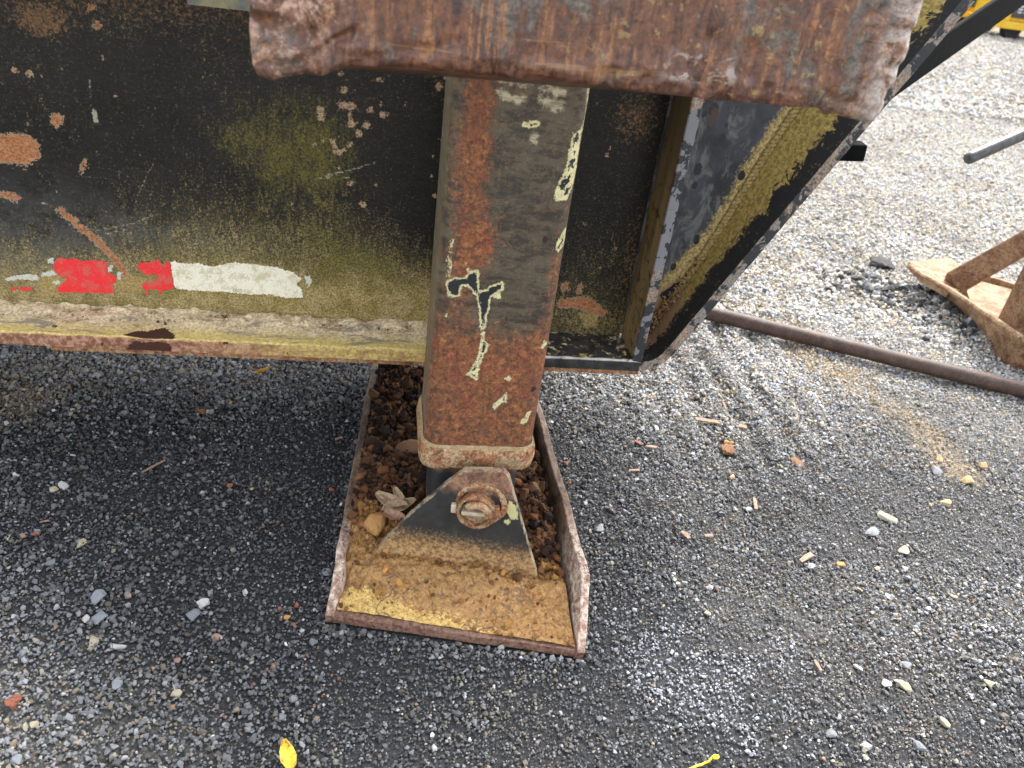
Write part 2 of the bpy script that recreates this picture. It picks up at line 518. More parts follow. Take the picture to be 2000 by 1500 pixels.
def mat_bumper():
    n = N('battered_rusty_plate')
    X, Y, Z = n.sep()
    fine = n.noise(200, 6, .82, .4)
    st = n.noise(50, 6, .75, .8, n.vec((2.0, 1, .5), (0, .12, 0)))
    sv = n.noise(26, 4, .7, .3, n.vec((2.6, 1, .16), (0, .1, 0)))
    st2 = n.noise(24, 6, .78, 1.0, n.vec((1.4, 1, .55), (0, .05, 0), (3, 1, 2)))
    lg = n.noise(11, 4, .65, .6)
    rust = n.ramp(n.add(n.mul(st, .6), n.mul(fine, .45)), [(.42, (.04, .018, .012)), (.51, (.11, .042, .021)), (.60, (.20, .08, .034)), (.74, (.42, .21, .08))])
    grey = n.mix(n.step(fine, .40, .60), (.060, .054, .046), (.155, .135, .11))
    c = n.mix(n.step(n.add(n.mul(st2, .7), n.mul(lg, .45)), .585, .68), rust, grey)
    c = n.mix(n.mul(n.step(sv, .54, .62), .8), c, n.mix(n.step(fine, .4, .6), (.15, .055, .024), (.42, .19, .065)))
    low = n.step(n.add(Z, n.mul(n.sub(lg, .5), .06)), .735, .705)
    c = n.mix(n.mul(low, .7), c, n.mix(n.step(n.add(n.mul(fine, .5), n.mul(st, .5)), .42, .6), (.06, .022, .016), (.24, .105, .07)))
    scr = n.noise(30, 3, .6, .3, n.vec((.15, 1, 4), (0, .3, 0)))
    c = n.mix(n.mul(n.step(scr, .63, .66), .3), c, (.42, .25, .12))
    end = n.mx(n.step(n.add(X, n.mul(n.sub(lg, .5), .12)), -.02, -.075), n.step(n.add(X, n.mul(n.sub(lg, .5), .04)), .375, .405))
    c = n.mix(n.mul(end, n.step(n.noise(38, 5, .75, 1.), .47, .58)), c, n.mix(n.step(fine, .4, .6), (.24, .11, .065), (.50, .33, .23)))  # pinkish highlights on the rounded ends, painted into the colour
    gl = n.mul(n.step(X, .385, .41), n.step(n.noise(30, 4, .7, 1.), .40, .52))
    c = n.mix(gl, c, n.mix(n.step(fine, .4, .6), (.30, .24, .20), (.50, .44, .39)))  # pale highlight painted on the right end
    wh = n.mul(n.step(n.noise(70, 5, .75, .5), .50, .60), n.mul(n.step(X, .21, .235), n.mul(n.step(X, .30, .265), n.mul(n.step(Z, .722, .728), n.step(Z, .75, .742)))))
    c = n.mix(n.mul(wh, .8), c, (.46, .40, .37))
    ye = n.mul(n.step(n.noise(75, 5, .75), .58, .63), n.step(X, .02, .25))
    c = n.mix(n.mul(ye, .6), c, (.40, .28, .10))
    h = n.add(n.mul(fine, .3), n.add(n.mul(st, .35), n.mul(n.noise(40, 4, .6, 1.5), .9)))
    return n.finish(c, n.mixf(n.step(fine, .3, .7), .33, .55), h, .6, .005, spec=.6)


def mat_gusset():
    n = N('black_bracket_paint')
    X, Y, Z = n.sep()
    fine = n.noise(240, 6, .85); mid = n.noise(45, 5, .75); big = n.noise(14, 3)
    c = n.mix(n.step(mid, .35, .65), (.022, .024, .026), (.038, .039, .038))
    hgt = n.step(n.add(Z, n.mul(n.sub(mid, .5), .06)), .115, .035)
    sp = n.step(n.add(n.add(n.mul(fine, .7), n.mul(mid, .3)), n.mul(hgt, .34)), .60, .82)
    c = n.mix(sp, c, n.mix(n.step(n.noise(150, 5, .8), .4, .6), (.20, .10, .04), (.50, .32, .14)))
    c = n.mix(n.mul(n.step(n.add(Z, n.mul(n.sub(mid, .5), .04)), .152, .172), .8), c, rust_col(n, 1.2, hi=(.4, .22, .13), mid=(.22, .11, .07), lo=(.09, .04, .03)))
    cr = n.inside('cream', wobble(n, 2, 2, 160, 600), .4)
    c = n.mix(cr, c, (.58, .54, .26))
    ed = n.mul(n.inside('edge', n.sub(wobble(n, 2, 1.5), 1.5), .6), n.step(mid, .40, .55))
    c = n.mix(ed, c, n.mix(fine, (.24, .18, .10), (.42, .35, .24)))
    return n.finish(c, n.mixf(sp, .5, .85), n.add(fine, n.mul(mid, .5)), .3, .0012, spec=.4)


def mat_rust(name='rusty_steel', dust=.3, tone=1.0):
    n = N(name)
    fine = n.noise(220, 6, .82); mid = n.noise(55, 5, .75)
    c = rust_col(n, 1.3, hi=(.36 * tone, .16 * tone, .065 * tone), mid=(.20 * tone, .085 * tone, .04 * tone), lo=(.075 * tone, .035 * tone, .024 * tone))
    c = n.mix(n.mul(n.step(mid, .44, .58), min(1, dust * 1.8)), c, n.mix(n.step(fine, .4, .6), (.24, .15, .075), (.56, .42, .25)))
    return n.finish(c, .82, n.add(fine, mid), .5, .0016, spec=.3)


def mat_padrim():
    n = N('scuffed_rusty_rim')
    X, Y, Z = n.sep()
    fine = n.noise(200, 6, .82, .4); st = n.noise(50, 5, .75, 1., n.vec((1, .4, 1)))
    c = n.mix(n.step(n.add(n.mul(st, .6), n.mul(fine, .4)), .42, .58), (.075, .043, .028), (.27, .175, .105))
    frt = n.step(n.add(Y, n.mul(n.sub(st, .5), .2)), .92, .80)
    c = n.mix(n.mul(frt, n.step(n.add(n.mul(st, .5), n.mul(fine, .5)), .40, .52)), c, n.mix(n.step(n.noise(90, 5, .8), .38, .6), (.27, .15, .105), (.66, .54, .44)))
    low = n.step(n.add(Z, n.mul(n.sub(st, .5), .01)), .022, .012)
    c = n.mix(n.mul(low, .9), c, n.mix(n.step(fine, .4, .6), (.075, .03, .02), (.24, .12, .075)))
    return n.finish(c, .62, n.add(fine, st), .5, .002, spec=.4)


def mat_soil(name='rusty_soil'):
    n = N(name)
    fine = n.noise(260, 6, .82); mid = n.noise(60, 5, .78); sp = n.noise(130, 6, .82)
    k = n.attr('ochre')
    br = n.ramp(n.add(n.mul(sp, .7), n.mul(mid, .35)), [(.40, (.022, .012, .008)), (.5, (.085, .04, .02)), (.60, (.21, .09, .036)), (.72, (.33, .17, .075))])
    oc = n.ramp(n.add(n.mul(sp, .7), n.mul(fine, .35)), [(.36, (.17, .088, .036)), (.50, (.34, .185, .070)), (.62, (.46, .275, .115)), (.76, (.60, .41, .21))])
    ye = n.mix(n.step(fine, .40, .58), (.40, .245, .075), (.70, .49, .17))
    c = n.mix(n.step(n.add(k, n.mul(n.sub(mid, .5), 1.2)), .34, .58), br, oc)
    c = n.mix(n.step(n.add(n.attr('yellow'), n.mul(n.sub(sp, .5), 1.6)), .44, .66), c, ye)
    wv = n.nd.new('ShaderNodeVectorMath'); wv.operation = 'ADD'; n.put(wv.inputs[0], n.pos)
    wn = n.nd.new('ShaderNodeTexNoise'); n.put(wn.inputs['Vector'], n.pos); wn.inputs['Scale'].default_value = 40; wn.inputs['Detail'].default_value = 4
    wm = n.nd.new('ShaderNodeVectorMath'); wm.operation = 'SCALE'; n.l.new(wn.outputs['Color'], wm.inputs[0]); wm.inputs['Scale'].default_value = .03; n.l.new(wm.outputs[0], wv.inputs[1])
    crk = n.mul(n.step(n.vor(26, 'DISTANCE_TO_EDGE', wv.outputs[0]), .055, .01), n.step(n.noise(17, 3, .6), .50, .58))
    dk = n.mx(n.mul(n.step(n.noise(75, 5, .7, 1.0), .57, .63), n.step(n.attr('yellow'), .95, .3)), crk)
    c = n.mix(n.mul(dk, .75), c, n.mix(n.step(fine, .4, .6), (.10, .065, .05), (.22, .13, .085)))
    return n.finish(c, .92, n.add(n.add(n.mul(fine, .4), n.mul(sp, .7)), n.mul(dk, -.6)), .6, .0025, spec=.2)


def mat_inst(name, rough=.75, nscale=500, spec=.4, var=.5):
    """Loose grains: colour from each grain's own attribute plus speckle."""
    n = N(name)
    cc = n.attr('tint', True, 'Color')
    f = n.noise(nscale, 3, .6)
    c = n.mix(n.mul(n.step(f, .3, .7), var), cc, n.mix(.5, cc, (.9, .9, .9), 'MULTIPLY'))
    c2 = n.mix(1, c, n.ramp(f, [(.3, (.72, .72, .72)), (.7, (1.18, 1.18, 1.18))]), 'MULTIPLY')
    return n.finish(c2, rough, spec=spec)


def mat_plain(name, c1, c2, sc_=150, rough=.8, bump=.3, bd=.001, spec=.4, stretch=(1, 1, 1)):
    n = N(name)
    f = n.noise(sc_, 5, .7, .3, n.vec(stretch))
    return n.finish(n.mix(n.step(f, .32, .68), c1, c2), rough, f, bump, bd, spec=spec)


def mat_ground():
    n = N('gravel_bed')
    v = n.vor(150, 'F1'); e = n.vor(150, 'F1', out=1)
    big = n.noise(3.5, 4, .6); fine = n.noise(300, 5, .8); mid = n.noise(30, 5, .7)
    pale = n.attr('pale'); tan = n.attr('tan'); white = n.attr('white')
    c = n.mix(n.step(fine, .3, .7), (.013, .0132, .014), (.068, .069, .072))
    vv = n.nd.new('ShaderNodeSeparateColor'); n.put(vv.inputs[0], e)
    g = n.math('POWER', vv.outputs[0], 1.6)
    ed = n.vor(150, 'DISTANCE_TO_EDGE')
    pc = n.mix(g, (.11, .108, .104), (.48, .46, .41))
    pc = n.mix(n.step(ed, .02, .14), n.mix(.5, pc, (.03, .03, .03)), pc)
    pc = n.mix(n.mul(n.step(vv.outputs[1], .72, .78), .5), pc, (.50, .40, .26))
    c = n.mix(n.mul(n.step(n.add(pale, n.mul(n.sub(mid, .5), .35)), .15, .85), .95), c, pc)
    c = n.mix(n.mul(n.step(n.add(tan, n.mul(n.sub(mid, .5), 1.8)), .4, .8), .8), c, n.mix(fine, (.20, .15, .09), (.42, .34, .23)))
    c = n.mix(n.mul(n.step(n.add(white, n.mul(n.sub(fine, .5), 1.1)), .75, 1.2), .12), c, (.30, .31, .33))
    return n.finish(c, .92, n.add(n.mul(n.sub(1, v), 1.0), n.mul(fine, .5)), .9, .006, spec=.25)


MW, ML, MF, MB_ = mat_web(), mat_leg(), mat_flange(), mat_bay()
ME, MES, MST, MBU = mat_edge(), mat_edge(1), mat_stiff(), mat_bumper()
MG, MR, MRD, MPR, MS = mat_gusset(), mat_rust(), mat_rust('dusty_rusty_steel', .45, 1.1), mat_padrim(), mat_soil()
M_BLACK = mat_plain('black_paint', (.012, .012, .013), (.025, .025, .026), 80, .5)
M_BRACE = mat_plain('matt_black_paint', (.004, .004, .004), (.008, .008, .008), 60, .9, .2, spec=.1)  # even near-black, darker than the other black paint
M_SHADE_SLAB = mat_plain('shade_slab_steel', (.03, .03, .03), (.06, .055, .05), 20, .7)
M_STONE = mat_inst('loose_stone')
M_CRUMB = mat_inst('soil_crumb', .92, 700, .2)

# ------------------------------------------------------------------ ground
def pz(px, py): return at(px, py, 2, 0.0)[:2]


TRACK0 = pz(1362, 663); TRACK1 = pz(1460, 815)
_tv = (TRACK1 - TRACK0) / np.linalg.norm(TRACK1 - TRACK0); _tn = np.array([-_tv[1], _tv[0]])


def gauss(p, c, r):
    c = np.asarray(c, float)
    return np.exp(-((p[:, 0] - c[0]) ** 2 + (p[:, 1] - c[1]) ** 2) / (r * r))


def line_gauss(p, line, r):
    return np.exp(-(np.clip(seg_sdf(p[:, :2], line, 0), 0, 9) / r) ** 2)


def ground_z(p):
    p = np.asarray(p, float)[:, :2]
    z = (fbm(p, 5, 4, 3) - .5) * .022 + (fbm(p, 30, 3, 9) - .5) * .009
    q = p - TRACK0
    a = q @ _tv; b = q @ _tn
    mask = np.exp(-((b) / .22) ** 2) * sstep(a, -.35, -.1) * sstep(a, .62, .25)
    z = z + mask * .010 * (.3 + 1.2 * fbm(p, 7, 3, 6)) * np.tanh(1.6 * np.sin(b * 2 * math.pi / .078 + 3.0 * (fbm(p, 9, 3, 5) - .5)))
    # flattened under the foot pad, the pipe and the tan foot; mound beside the tan foot
    fl = sstep(np.maximum(np.abs(p[:, 0] - .12) / .24, np.abs(p[:, 1] - 1.0) / .42), 1.25, .95)
    z = z * (1 - fl) - .002 * fl
    z = z + .03 * line_gauss(p, [pz(1740, 575), pz(1830, 610), pz(1900, 680)], .07) * (.6 + .8 * fbm(p, 25, 3, 8))
    far = sstep(np.hypot(p[:, 0], p[:, 1]), 5, 9)
    return z * (1 - .6 * far)


def ground_maps(p):
    p = np.asarray(p, float)[:, :2]
    r = np.hypot(p[:, 0] * .9, p[:, 1])
    # dark asphalt millings under and around the trailer, pale dusty stone further out in the yard
    d = p[:, 1] + .55 * p[:, 0] + (fbm(p, 2.2, 3, 21) - .5) * .7
    pale = sstep(d, 1.45, 3.9)
    pale = np.maximum(pale, .5 * sstep(-.9 * p[:, 0] - p[:, 1] + .25 * (fbm(p, 5, 3, 24) - .5), -.62, .0))
    pale = np.maximum(pale, .75 * sstep(p[:, 1], 1.16, 1.42) * sstep(p[:, 0], .3, -.4))  # paler strip behind the beam: light from the far side painted in
    pale = pale + .14 * sstep(p[:, 1], .95, .58) + .30 * sstep(p[:, 0] + .2 * (fbm(p, 4, 3, 25) - .5), .30, .62) * sstep(p[:, 1], .5, .8)
    pale = pale + .30 * sstep(p[:, 1], 1.05, 1.40) * sstep(p[:, 0], .25, .4)
    tan = .9 * line_gauss(p, [pz(1560, 700), pz(1760, 800), pz(1880, 920)], .055)
    tan = tan + .9 * line_gauss(p, [pz(1440, 590), pz(1540, 640), pz(1660, 730)], .06) + .75 * gauss(p, pz(60, 775), .09)
    tan = tan + .55 * line_gauss(p, [pz(1560, 540), pz(1800, 620)], .12) + .30 * sstep(d, 1.9, 3.6)
    tan = tan + .25 * gauss(p, pz(1780, 1380), .12) + .2 * gauss(p, pz(1010, 1430), .1)
    white = .75 * gauss(p, pz(1320, 1340), .075) + .6 * gauss(p, pz(1420, 1395), .06) + .5 * gauss(p, pz(1290, 1270), .08) + .35 * gauss(p, pz(1480, 1290), .09)
    white = white + .35 * line_gauss(p, [pz(640, 830), pz(605, 890), pz(590, 960)], .018) + .35 * gauss(p, pz(1500, 1270), .05)
    return np.clip(pale, 0, 1), np.clip(tan, 0, 1), np.clip(white, 0, 1)


def axis_steps(lo, hi, fine_lo, fine_hi, f):
    a = list(np.arange(fine_lo, fine_hi, f))
    s = f; x = fine_lo
    left = []
    while x > lo: s *= 1.18; x -= s; left.append(x)
    s = f; x = a[-1]; right = []
    while x < hi: s *= 1.18; x += s; right.append(x)
    return np.array(left[::-1] + a + right)


gx = axis_steps(-250, 250, -.85, 2.3, .012); gy = axis_steps(-60, 400, .35, 2.6, .012)
GX, GY = np.meshgrid(gx, gy)
gp = np.column_stack([GX.ravel(), GY.ravel()])
gz = ground_z(gp)
pale, tan, white = ground_maps(gp)
nxg, nyg = len(gx), len(gy)
idx = np.arange(nxg * nyg).reshape(nyg, nxg)
faces = np.column_stack([idx[:-1, :-1].ravel(), idx[:-1, 1:].ravel(), idx[1:, 1:].ravel(), idx[1:, :-1].ravel()])
g_o = link('ground', np.column_stack([gp, gz - .002]), faces, mat_ground(), attrs={'pale': pale, 'tan': tan, 'white': white}, smooth=True)
tag(g_o, kind='structure')


# ---- loose stone shapes shared by everything that lies about
def stone_mesh(name, seed, flat=.6, pts=15, rough=.15, mat=None):
    r = np.random.default_rng(seed)
    bm = bmesh.new()
    P = r.normal(size=(pts, 3)); P /= np.linalg.norm(P, axis=1)[:, None]
    P *= (1 - rough + rough * 2 * r.random((pts, 1)) * .5)
    P *= np.array([1, .72 + .2 * r.random(), flat]) * .5
    for q in P: bm.verts.new(q)
    res = bmesh.ops.convex_hull(bm, input=bm.verts[:])
    bmesh.ops.delete(bm, geom=[v for v in bm.verts if not v.link_faces], context='VERTS')
    me = bpy.data.meshes.new(name); bm.to_mesh(me); bm.free()
    if mat: me.materials.append(mat)
    return me


def grain_collection(name, n, mat, flat=(.45, .8), pts=13, seed=100):
    c = bpy.data.collections.new(name)
    for k in range(n):
        f = flat[0] + (flat[1] - flat[0]) * k / max(1, n - 1)
        o = bpy.data.objects.new('grain', stone_mesh('grain', seed + k, f, pts, .35, mat)); c.objects.link(o)
    return c


def scatter(name, pts, size, tint, coll, label, tilt=.5, seed=0):
    r = np.random.default_rng(seed)
    n = len(pts)
    rot = np.column_stack([r.normal(0, tilt, n), r.normal(0, tilt, n), r.random(n) * 6.283])
    scl = np.column_stack([size, size, size])
    o = link(name, pts, [], None, attrs={'rot': rot, 'scl': scl, 'tint': tint, 'pick': r.integers(0, 1000, n).astype(float)})
    ng = bpy.data.node_groups.new('loose_grains', 'GeometryNodeTree')
    ng.interface.new_socket('Geometry', in_out='INPUT', socket_type='NodeSocketGeometry')
    ng.interface.new_socket('Geometry', in_out='OUTPUT', socket_type='NodeSocketGeometry')
    nn, ll = ng.nodes, ng.links
    gi, go = nn.new('NodeGroupInput'), nn.new('NodeGroupOutput')
    ci = nn.new('GeometryNodeCollectionInfo'); ci.inputs['Collection'].default_value = coll
    ci.inputs['Separate Children'].default_value = True; ci.inputs['Reset Children'].default_value = True
    ip = nn.new('GeometryNodeInstanceOnPoints'); ip.inputs['Pick Instance'].default_value = True

    def na(nm, dt):
        a = nn.new('GeometryNodeInputNamedAttribute'); a.data_type = dt; a.inputs['Name'].default_value = nm
        return a.outputs['Attribute']
    ll.new(gi.outputs[0], ip.inputs['Points']); ll.new(ci.outputs[0], ip.inputs['Instance'])
    ll.new(na('pick', 'FLOAT'), ip.inputs['Instance Index'])
    e = nn.new('FunctionNodeEulerToRotation'); ll.new(na('rot', 'FLOAT_VECTOR'), e.inputs[0]); ll.new(e.outputs[0], ip.inputs['Rotation'])
    ll.new(na('scl', 'FLOAT_VECTOR'), ip.inputs['Scale']); ll.new(ip.outputs[0], go.inputs[0])
    md = o.modifiers.new('grains', 'NODES'); md.node_group = ng
    tag(o, label, None, None, 'stuff')
    return o


C_GRAV = grain_collection('gravel_grains', 14, M_STONE, (.4, .85), 13, 100)
PADPOLY = [(-.055, .735), (.283, .672), (.295, .8), (.285, 1.34), (-.01, 1.34)]


def gravel_tint(p, r):
    n = len(p)
    pale, tan, white = ground_maps(p)
    v = np.exp(r.normal(np.log(.082), .68, n))
    pal = r.random(n)
    v = np.where(pal > .93, r.uniform(.16, .34, n), v)
    v = np.where(pal > .993, r.uniform(.4, .6, n), v)
    lv = r.uniform(.08, .34, n) + .40 * pale * r.random(n)
    k = np.clip(pale * (.55 + .9 * r.random(n)), 0, 1)
    v = v * (1 - k) + (lv + .08) * k
    v = v * (.62 + .76 * fbm(p, 4.5, 4, 26)) * (1 - .35 * gauss(p, pz(430, 970), .27))  # darker patch left of the foot: black millings plus shade put into the tint
    c = np.column_stack([v * .98, v, v * 1.03])
    warm = (r.random(n) < (.05 + .3 * k))[:, None]
    c = np.where(warm, c * np.array([1.25, 1.03, .74]), c)
    br = (r.random(n) < .006)[:, None]
    c = np.where(br, np.array([.28, .15, .09]) * r.uniform(.5, 1.3, (n, 1)), c)
    tk = (tan * (.9 * r.random(n)) * sstep(fbm(p, 38, 4, 27), .38, .58) * 1.3)[:, None]
    c = c * (1 - np.clip(tk, 0, 1)) + np.clip(tk, 0, 1) * np.array([.42, .32, .20]) * r.uniform(.5, 1.2, (n, 1))
    wk = np.clip(sstep(white + (fbm(p, 26, 4, 29) - .5) * 1.5, .46, .80) * r.random(n) ** 1.4, 0, .8)[:, None]
    c = c * (1 - wk) + wk * np.array([.48, .50, .55])
    return np.clip(c * .92, .008, .62)


def sample(n, fx, fy, r):
    return np.column_stack([fx(r, n), fy(r, n)])


r1 = np.random.default_rng(11)
P1 = np.column_stack([r1.uniform(-.9, 1.75, 250000), r1.uniform(.42, 1.75, 250000)])
P1 = P1[np.abs(P1[:, 0] - .2) < .35 + 1.0 * P1[:, 1]]
pk1 = sstep(fbm(P1, 3.2, 4, 41), .47, .60)                          # patches packed down to fines
s1 = np.clip(np.exp(r1.normal(np.log(.0044), .40, len(P1))), .0024, .014) * (1.04 - .22 * pk1) * (1 + .55 * sstep(P1[:, 1], 1.0, 1.7))
n2 = 90000
yy = 1.75 + (5.0 - 1.75) * r1.random(n2) ** 1.6
P2 = np.column_stack([yy * r1.uniform(.15, 1.05, n2), yy])
s2 = np.clip(np.exp(r1.normal(np.log(.0075), .4, n2)), .004, .02) * (.80 + .30 * yy / 1.75)
n3 = 60000
yy = 5 + 13 * r1.random(n3) ** 1.5
P3 = np.column_stack([yy * r1.uniform(.35, 1.05, n3), yy])
s3 = np.clip(np.exp(r1.normal(np.log(.022), .4, n3)), .01, .05)
PG = np.vstack([P1, P2, P3]); SG = np.concatenate([s1, s2, s3])
keep = sdf(PG, PADPOLY) > .006
PG, SG = PG[keep], SG[keep]
ZG = ground_z(PG) + SG * (.27 - .11 * sstep(fbm(PG, 3.2, 4, 41), .47, .60)) + SG * r1.normal(0, .10, len(PG))
# grains pushed up against the foot pad
_e = np.array(PADPOLY + PADPOLY[:1]); _q = []
for _k in range(len(_e) - 1):
    _L = np.linalg.norm(_e[_k + 1] - _e[_k]); _m = int(_L * 1000)
    _t = r1.random((_m, 1)); _dn = np.array([(_e[_k + 1] - _e[_k])[1], -(_e[_k + 1] - _e[_k])[0]]) / _L
    _q.append(_e[_k] + (_e[_k + 1] - _e[_k]) * _t + _dn * np.abs(r1.normal(.004, .006, (_m, 1))))
_q = np.vstack(_q); _s = np.clip(np.exp(r1.normal(np.log(.0055), .45, len(_q))), .003, .014)
PG = np.vstack([PG, _q]); SG = np.concatenate([SG, _s]); ZG = np.concatenate([ZG, ground_z(_q) + _s * r1.uniform(.05, .45, len(_q))])
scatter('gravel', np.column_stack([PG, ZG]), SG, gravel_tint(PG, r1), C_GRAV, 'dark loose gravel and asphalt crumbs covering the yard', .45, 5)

# ------------------------------------------------------------------ the trailer
trailer = empty('trailer', (.15, 1.1, 0), 'weathered black trailer frame with rusty landing leg and foot pad standing on gravel', 'trailer')
WY, FY, FZ, FB = 1.10, 1.02, .258, .239          # web face, flange lip, flange top and underside


def W(px, py, y=WY):
    q = at(px, py, 1, y); return (q[0], q[2])


def Wl(pts, y=WY): return [W(*p, y) for p in pts]


def blob(P2, px, py, rx, ry, y=WY):
    c = W(px, py, y); s = y / 1550 * 1.05
    return np.exp(-((P2[:, 0] - c[0]) / (rx * s)) ** 2 - ((P2[:, 1] - c[1]) / (ry * s)) ** 2)


def web_attrs(V):
    p = V[:, [0, 2]]
    rust = np.full(len(p), .2); tan = rust.copy(); scr = rust.copy(); och = rust.copy()
    for poly in ([(-60, 268), (0, 265), (22, 262), (40, 262), (58, 268), (72, 278), (78, 300), (70, 312), (50, 322), (28, 318), (0, 318), (-60, 310)],
                 [(100, 225), (112, 222), (122, 230), (120, 242), (108, 248), (101, 240)],
                 [(-40, 374), (0, 375), (25, 378), (40, 384), (32, 393), (0, 384), (-40, 384)],
                 [(182, 48), (190, 44), (195, 50), (188, 56)],
                 [(158, 330), (164, 312), (169, 312), (166, 328), (160, 338)],
                 [(170, 8), (186, 10), (184, 16), (172, 16)],
                 [(1092, 585), (1150, 580), (1185, 610), (1175, 618), (1120, 600), (1090, 600)],
                 [(1098, 555), (1108, 552), (1110, 566), (1098, 568)], [(1128, 560), (1136, 552), (1134, 575), (1128, 575)]):
        rust = np.minimum(rust, sdf(p, Wl(poly)))
    rust = np.minimum(rust, seg_sdf(p, Wl([(118, 411), (150, 438), (190, 470), (225, 508), (252, 545)]), .0042))
    r = np.random.default_rng(4)
    for (cx, cy, sx, sy, n, smax) in ((700, 215, 45, 60, 26, 9), (660, 260, 20, 30, 8, 8), (860, 150, 12, 14, 4, 9), (80, 200, 150, 120, 10, 4), (500, 300, 300, 160, 10, 3), (30, 128, 25, 20, 2, 7), (705, 365, 30, 30, 3, 6), (845, 240, 20, 80, 5, 5), (1160, 380, 30, 80, 8, 6)):
        for k in range(n):
            c = W(r.normal(cx, sx), r.normal(cy, sy)); rad = r.uniform(.3, 1) * smax * .0006
            tan = np.minimum(tan, np.hypot((p[:, 0] - c[0]) * r.uniform(.7, 1.4), p[:, 1] - c[1]) - rad)
    for ln, wd in (([(176, 155), (175, 180), (178, 205), (184, 232)], .0008), ([(184, 218), (187, 236)], .0028), ([(70, 330), (120, 385)], .0005), ([(80, 396), (93, 399)], .0012),
                   ([(265, 395), (285, 345), (300, 320)], .0004), ([(420, 335), (445, 380), (470, 410)], .0004), ([(620, 350), (680, 333), (740, 315)], .0006), ([(640, 340), (700, 330)], .0005), ([(610, 352), (700, 345)], .0004),
                   ([(190, 450), (260, 437), (300, 420)], .0007), ([(200, 458), (250, 448)], .0008), ([(360, 485), (400, 470)], .0006)):
        scr = np.minimum(scr, seg_sdf(p, Wl(ln), wd))
    for k in range(34):
        a = (r.uniform(0, 840), r.uniform(60, 560)); th = r.uniform(0, 6.28); L = r.uniform(10, 90)
        scr = np.minimum(scr, seg_sdf(p, Wl([a, (a[0] + L * math.cos(th), a[1] + .6 * L * math.sin(th))]), -.0004 + .0004 * r.random()))
    for poly in ([(72, 545), (110, 540), (128, 548), (110, 575), (85, 580)], [(225, 545), (262, 540), (300, 545), (290, 560), (262, 575), (225, 560)], [(1130, 610), (1170, 615), (1165, 640), (1140, 638)]):
        och = np.minimum(och, sdf(p, Wl(poly)))
    zl = p[:, 1]
    leftpart = sstep(p[:, 0], .12, .06)
    dust = (.62 * sstep(zl, .47, .28) + .55 * sstep(zl, .335, .272) + .18 * sstep(zl, .55, .4)) * (.35 + .65 * leftpart)
    dust = dust + .14 + .3 * (fbm(p, 9, 3, 2) - .5)
    dust = dust - .25 * blob(p, 60, 420, 160, 120) - .2 * blob(p, 830, 430, 70, 160) + .3 * blob(p, 300, 560, 330, 60) + .25 * blob(p, 720, 590, 150, 50)
    moss = .72 * blob(p, 590, 400, 130, 220) + .4 * blob(p, 760, 560, 120, 80) + .6 * blob(p, 480, 260, 110, 90) + .6 * blob(p, 690, 520, 130, 60) + .5 * blob(p, 640, 300, 60, 90)
    brown = .75 * sstep(zl, .60, .70) * leftpart + .9 * blob(p, 80, 45, 40, 25) + .35 * blob(p, 700, 210, 70, 70) + .8 * blob(p, 1240, 230, 50, 60) + .6 * blob(p, 1230, 500, 20, 150) + .4 * blob(p, 860, 170, 30, 30)
    film = .9 * blob(p, 60, 470, 190, 100) + .5 * blob(p, 240, 445, 90, 25) + .35 * blob(p, 420, 470, 100, 30)
    return dict(rust=enc(rust), tan=enc(tan), scratch=enc(scr), ochre=enc(och), dust=dust, moss=moss, brown=brown, haze_film=film)


web = slab('web_plate', (-.78, WY, FZ - .004), (.384, WY + .012, .80), (.0034, .012, .0034), 0, MW, trailer, web_attrs)
tag(web, 'black painted web of the beam, dusty and scratched with rust spots')
# the rest of the beam out of the picture to the left
hull_box('web_plate', [(-3, WY, FZ), (-.784, WY, FZ), (-.784, WY + .012, FZ), (-3, WY + .012, FZ), (-3, WY, .8), (-.784, WY, .8), (-.784, WY + .012, .8), (-3, WY + .012, .8)], M_BLACK, trailer, 0)


def flange_attrs(V):
    n = len(V)
    bare = np.full(n, .2); pit = np.full(n, .2)
    T = lambda pts: [tuple(at(*q, 2, FZ)[:2]) for q in pts]
    L_ = lambda pts: Wl(pts, FY)
    dtop = sdf(V[:, :2], T([(233, 661), (250, 652), (275, 647), (300, 644), (325, 640), (338, 650), (341, 662), (300, 665), (262, 666), (245, 664)]))
    dlip = sdf(V[:, [0, 2]], L_([(262, 668), (334, 668), (333, 690), (238, 688), (245, 682)]))
    lip = V[:, 1] < FY + .001
    top = V[:, 2] > FZ - .0015
    bare = np.where(top & ~lip, dtop, np.where(lip, dlip, bare))
    r = np.random.default_rng(3)
    for (x, y) in ((394, 665), (390, 672), (440, 670), (108, 637), (560, 690), (200, 672), (1155, 690), (1085, 660), (1120, 668), (1180, 672)):
        a = at(x, y, 2, FZ)[:2] if y < 668 else None
        if a is not None: pit = np.minimum(pit, np.where(top, np.hypot(*(V[:, :2] - a).T) - r.uniform(.002, .005), .2))
        else:
            b = np.array(W(x, y, FY)); pit = np.minimum(pit, np.where(lip, np.hypot(*(V[:, [0, 2]] - b).T) - r.uniform(.002, .004), .2))
    return dict(bare=enc(bare), pit=enc(pit))


def flange_disp(V):
    d = np.zeros_like(V)
    top = V[:, 2] > FZ - .001
    crust = sstep(V[:, 1], 1.045, 1.09) * sstep(V[:, 0], .12, .06)
    d[:, 2] = np.where(top, (fbm(V[:, :2], 60, 4, 31) - .5) * .004 + crust * (.004 + .02 * (fbm(V[:, :2], 45, 4, 33) - .35)), 0)
    lip = V[:, 1] < FY + .0005
    d[:, 1] = np.where(lip, (fbm(V[:, [0, 2]], 60, 3, 35) - .5) * .003, 0)
    rnd = (lip & top)
    d[:, 1] += np.where(rnd, .0015, 0); d[:, 2] += np.where(rnd, -.0015, 0)
    return d


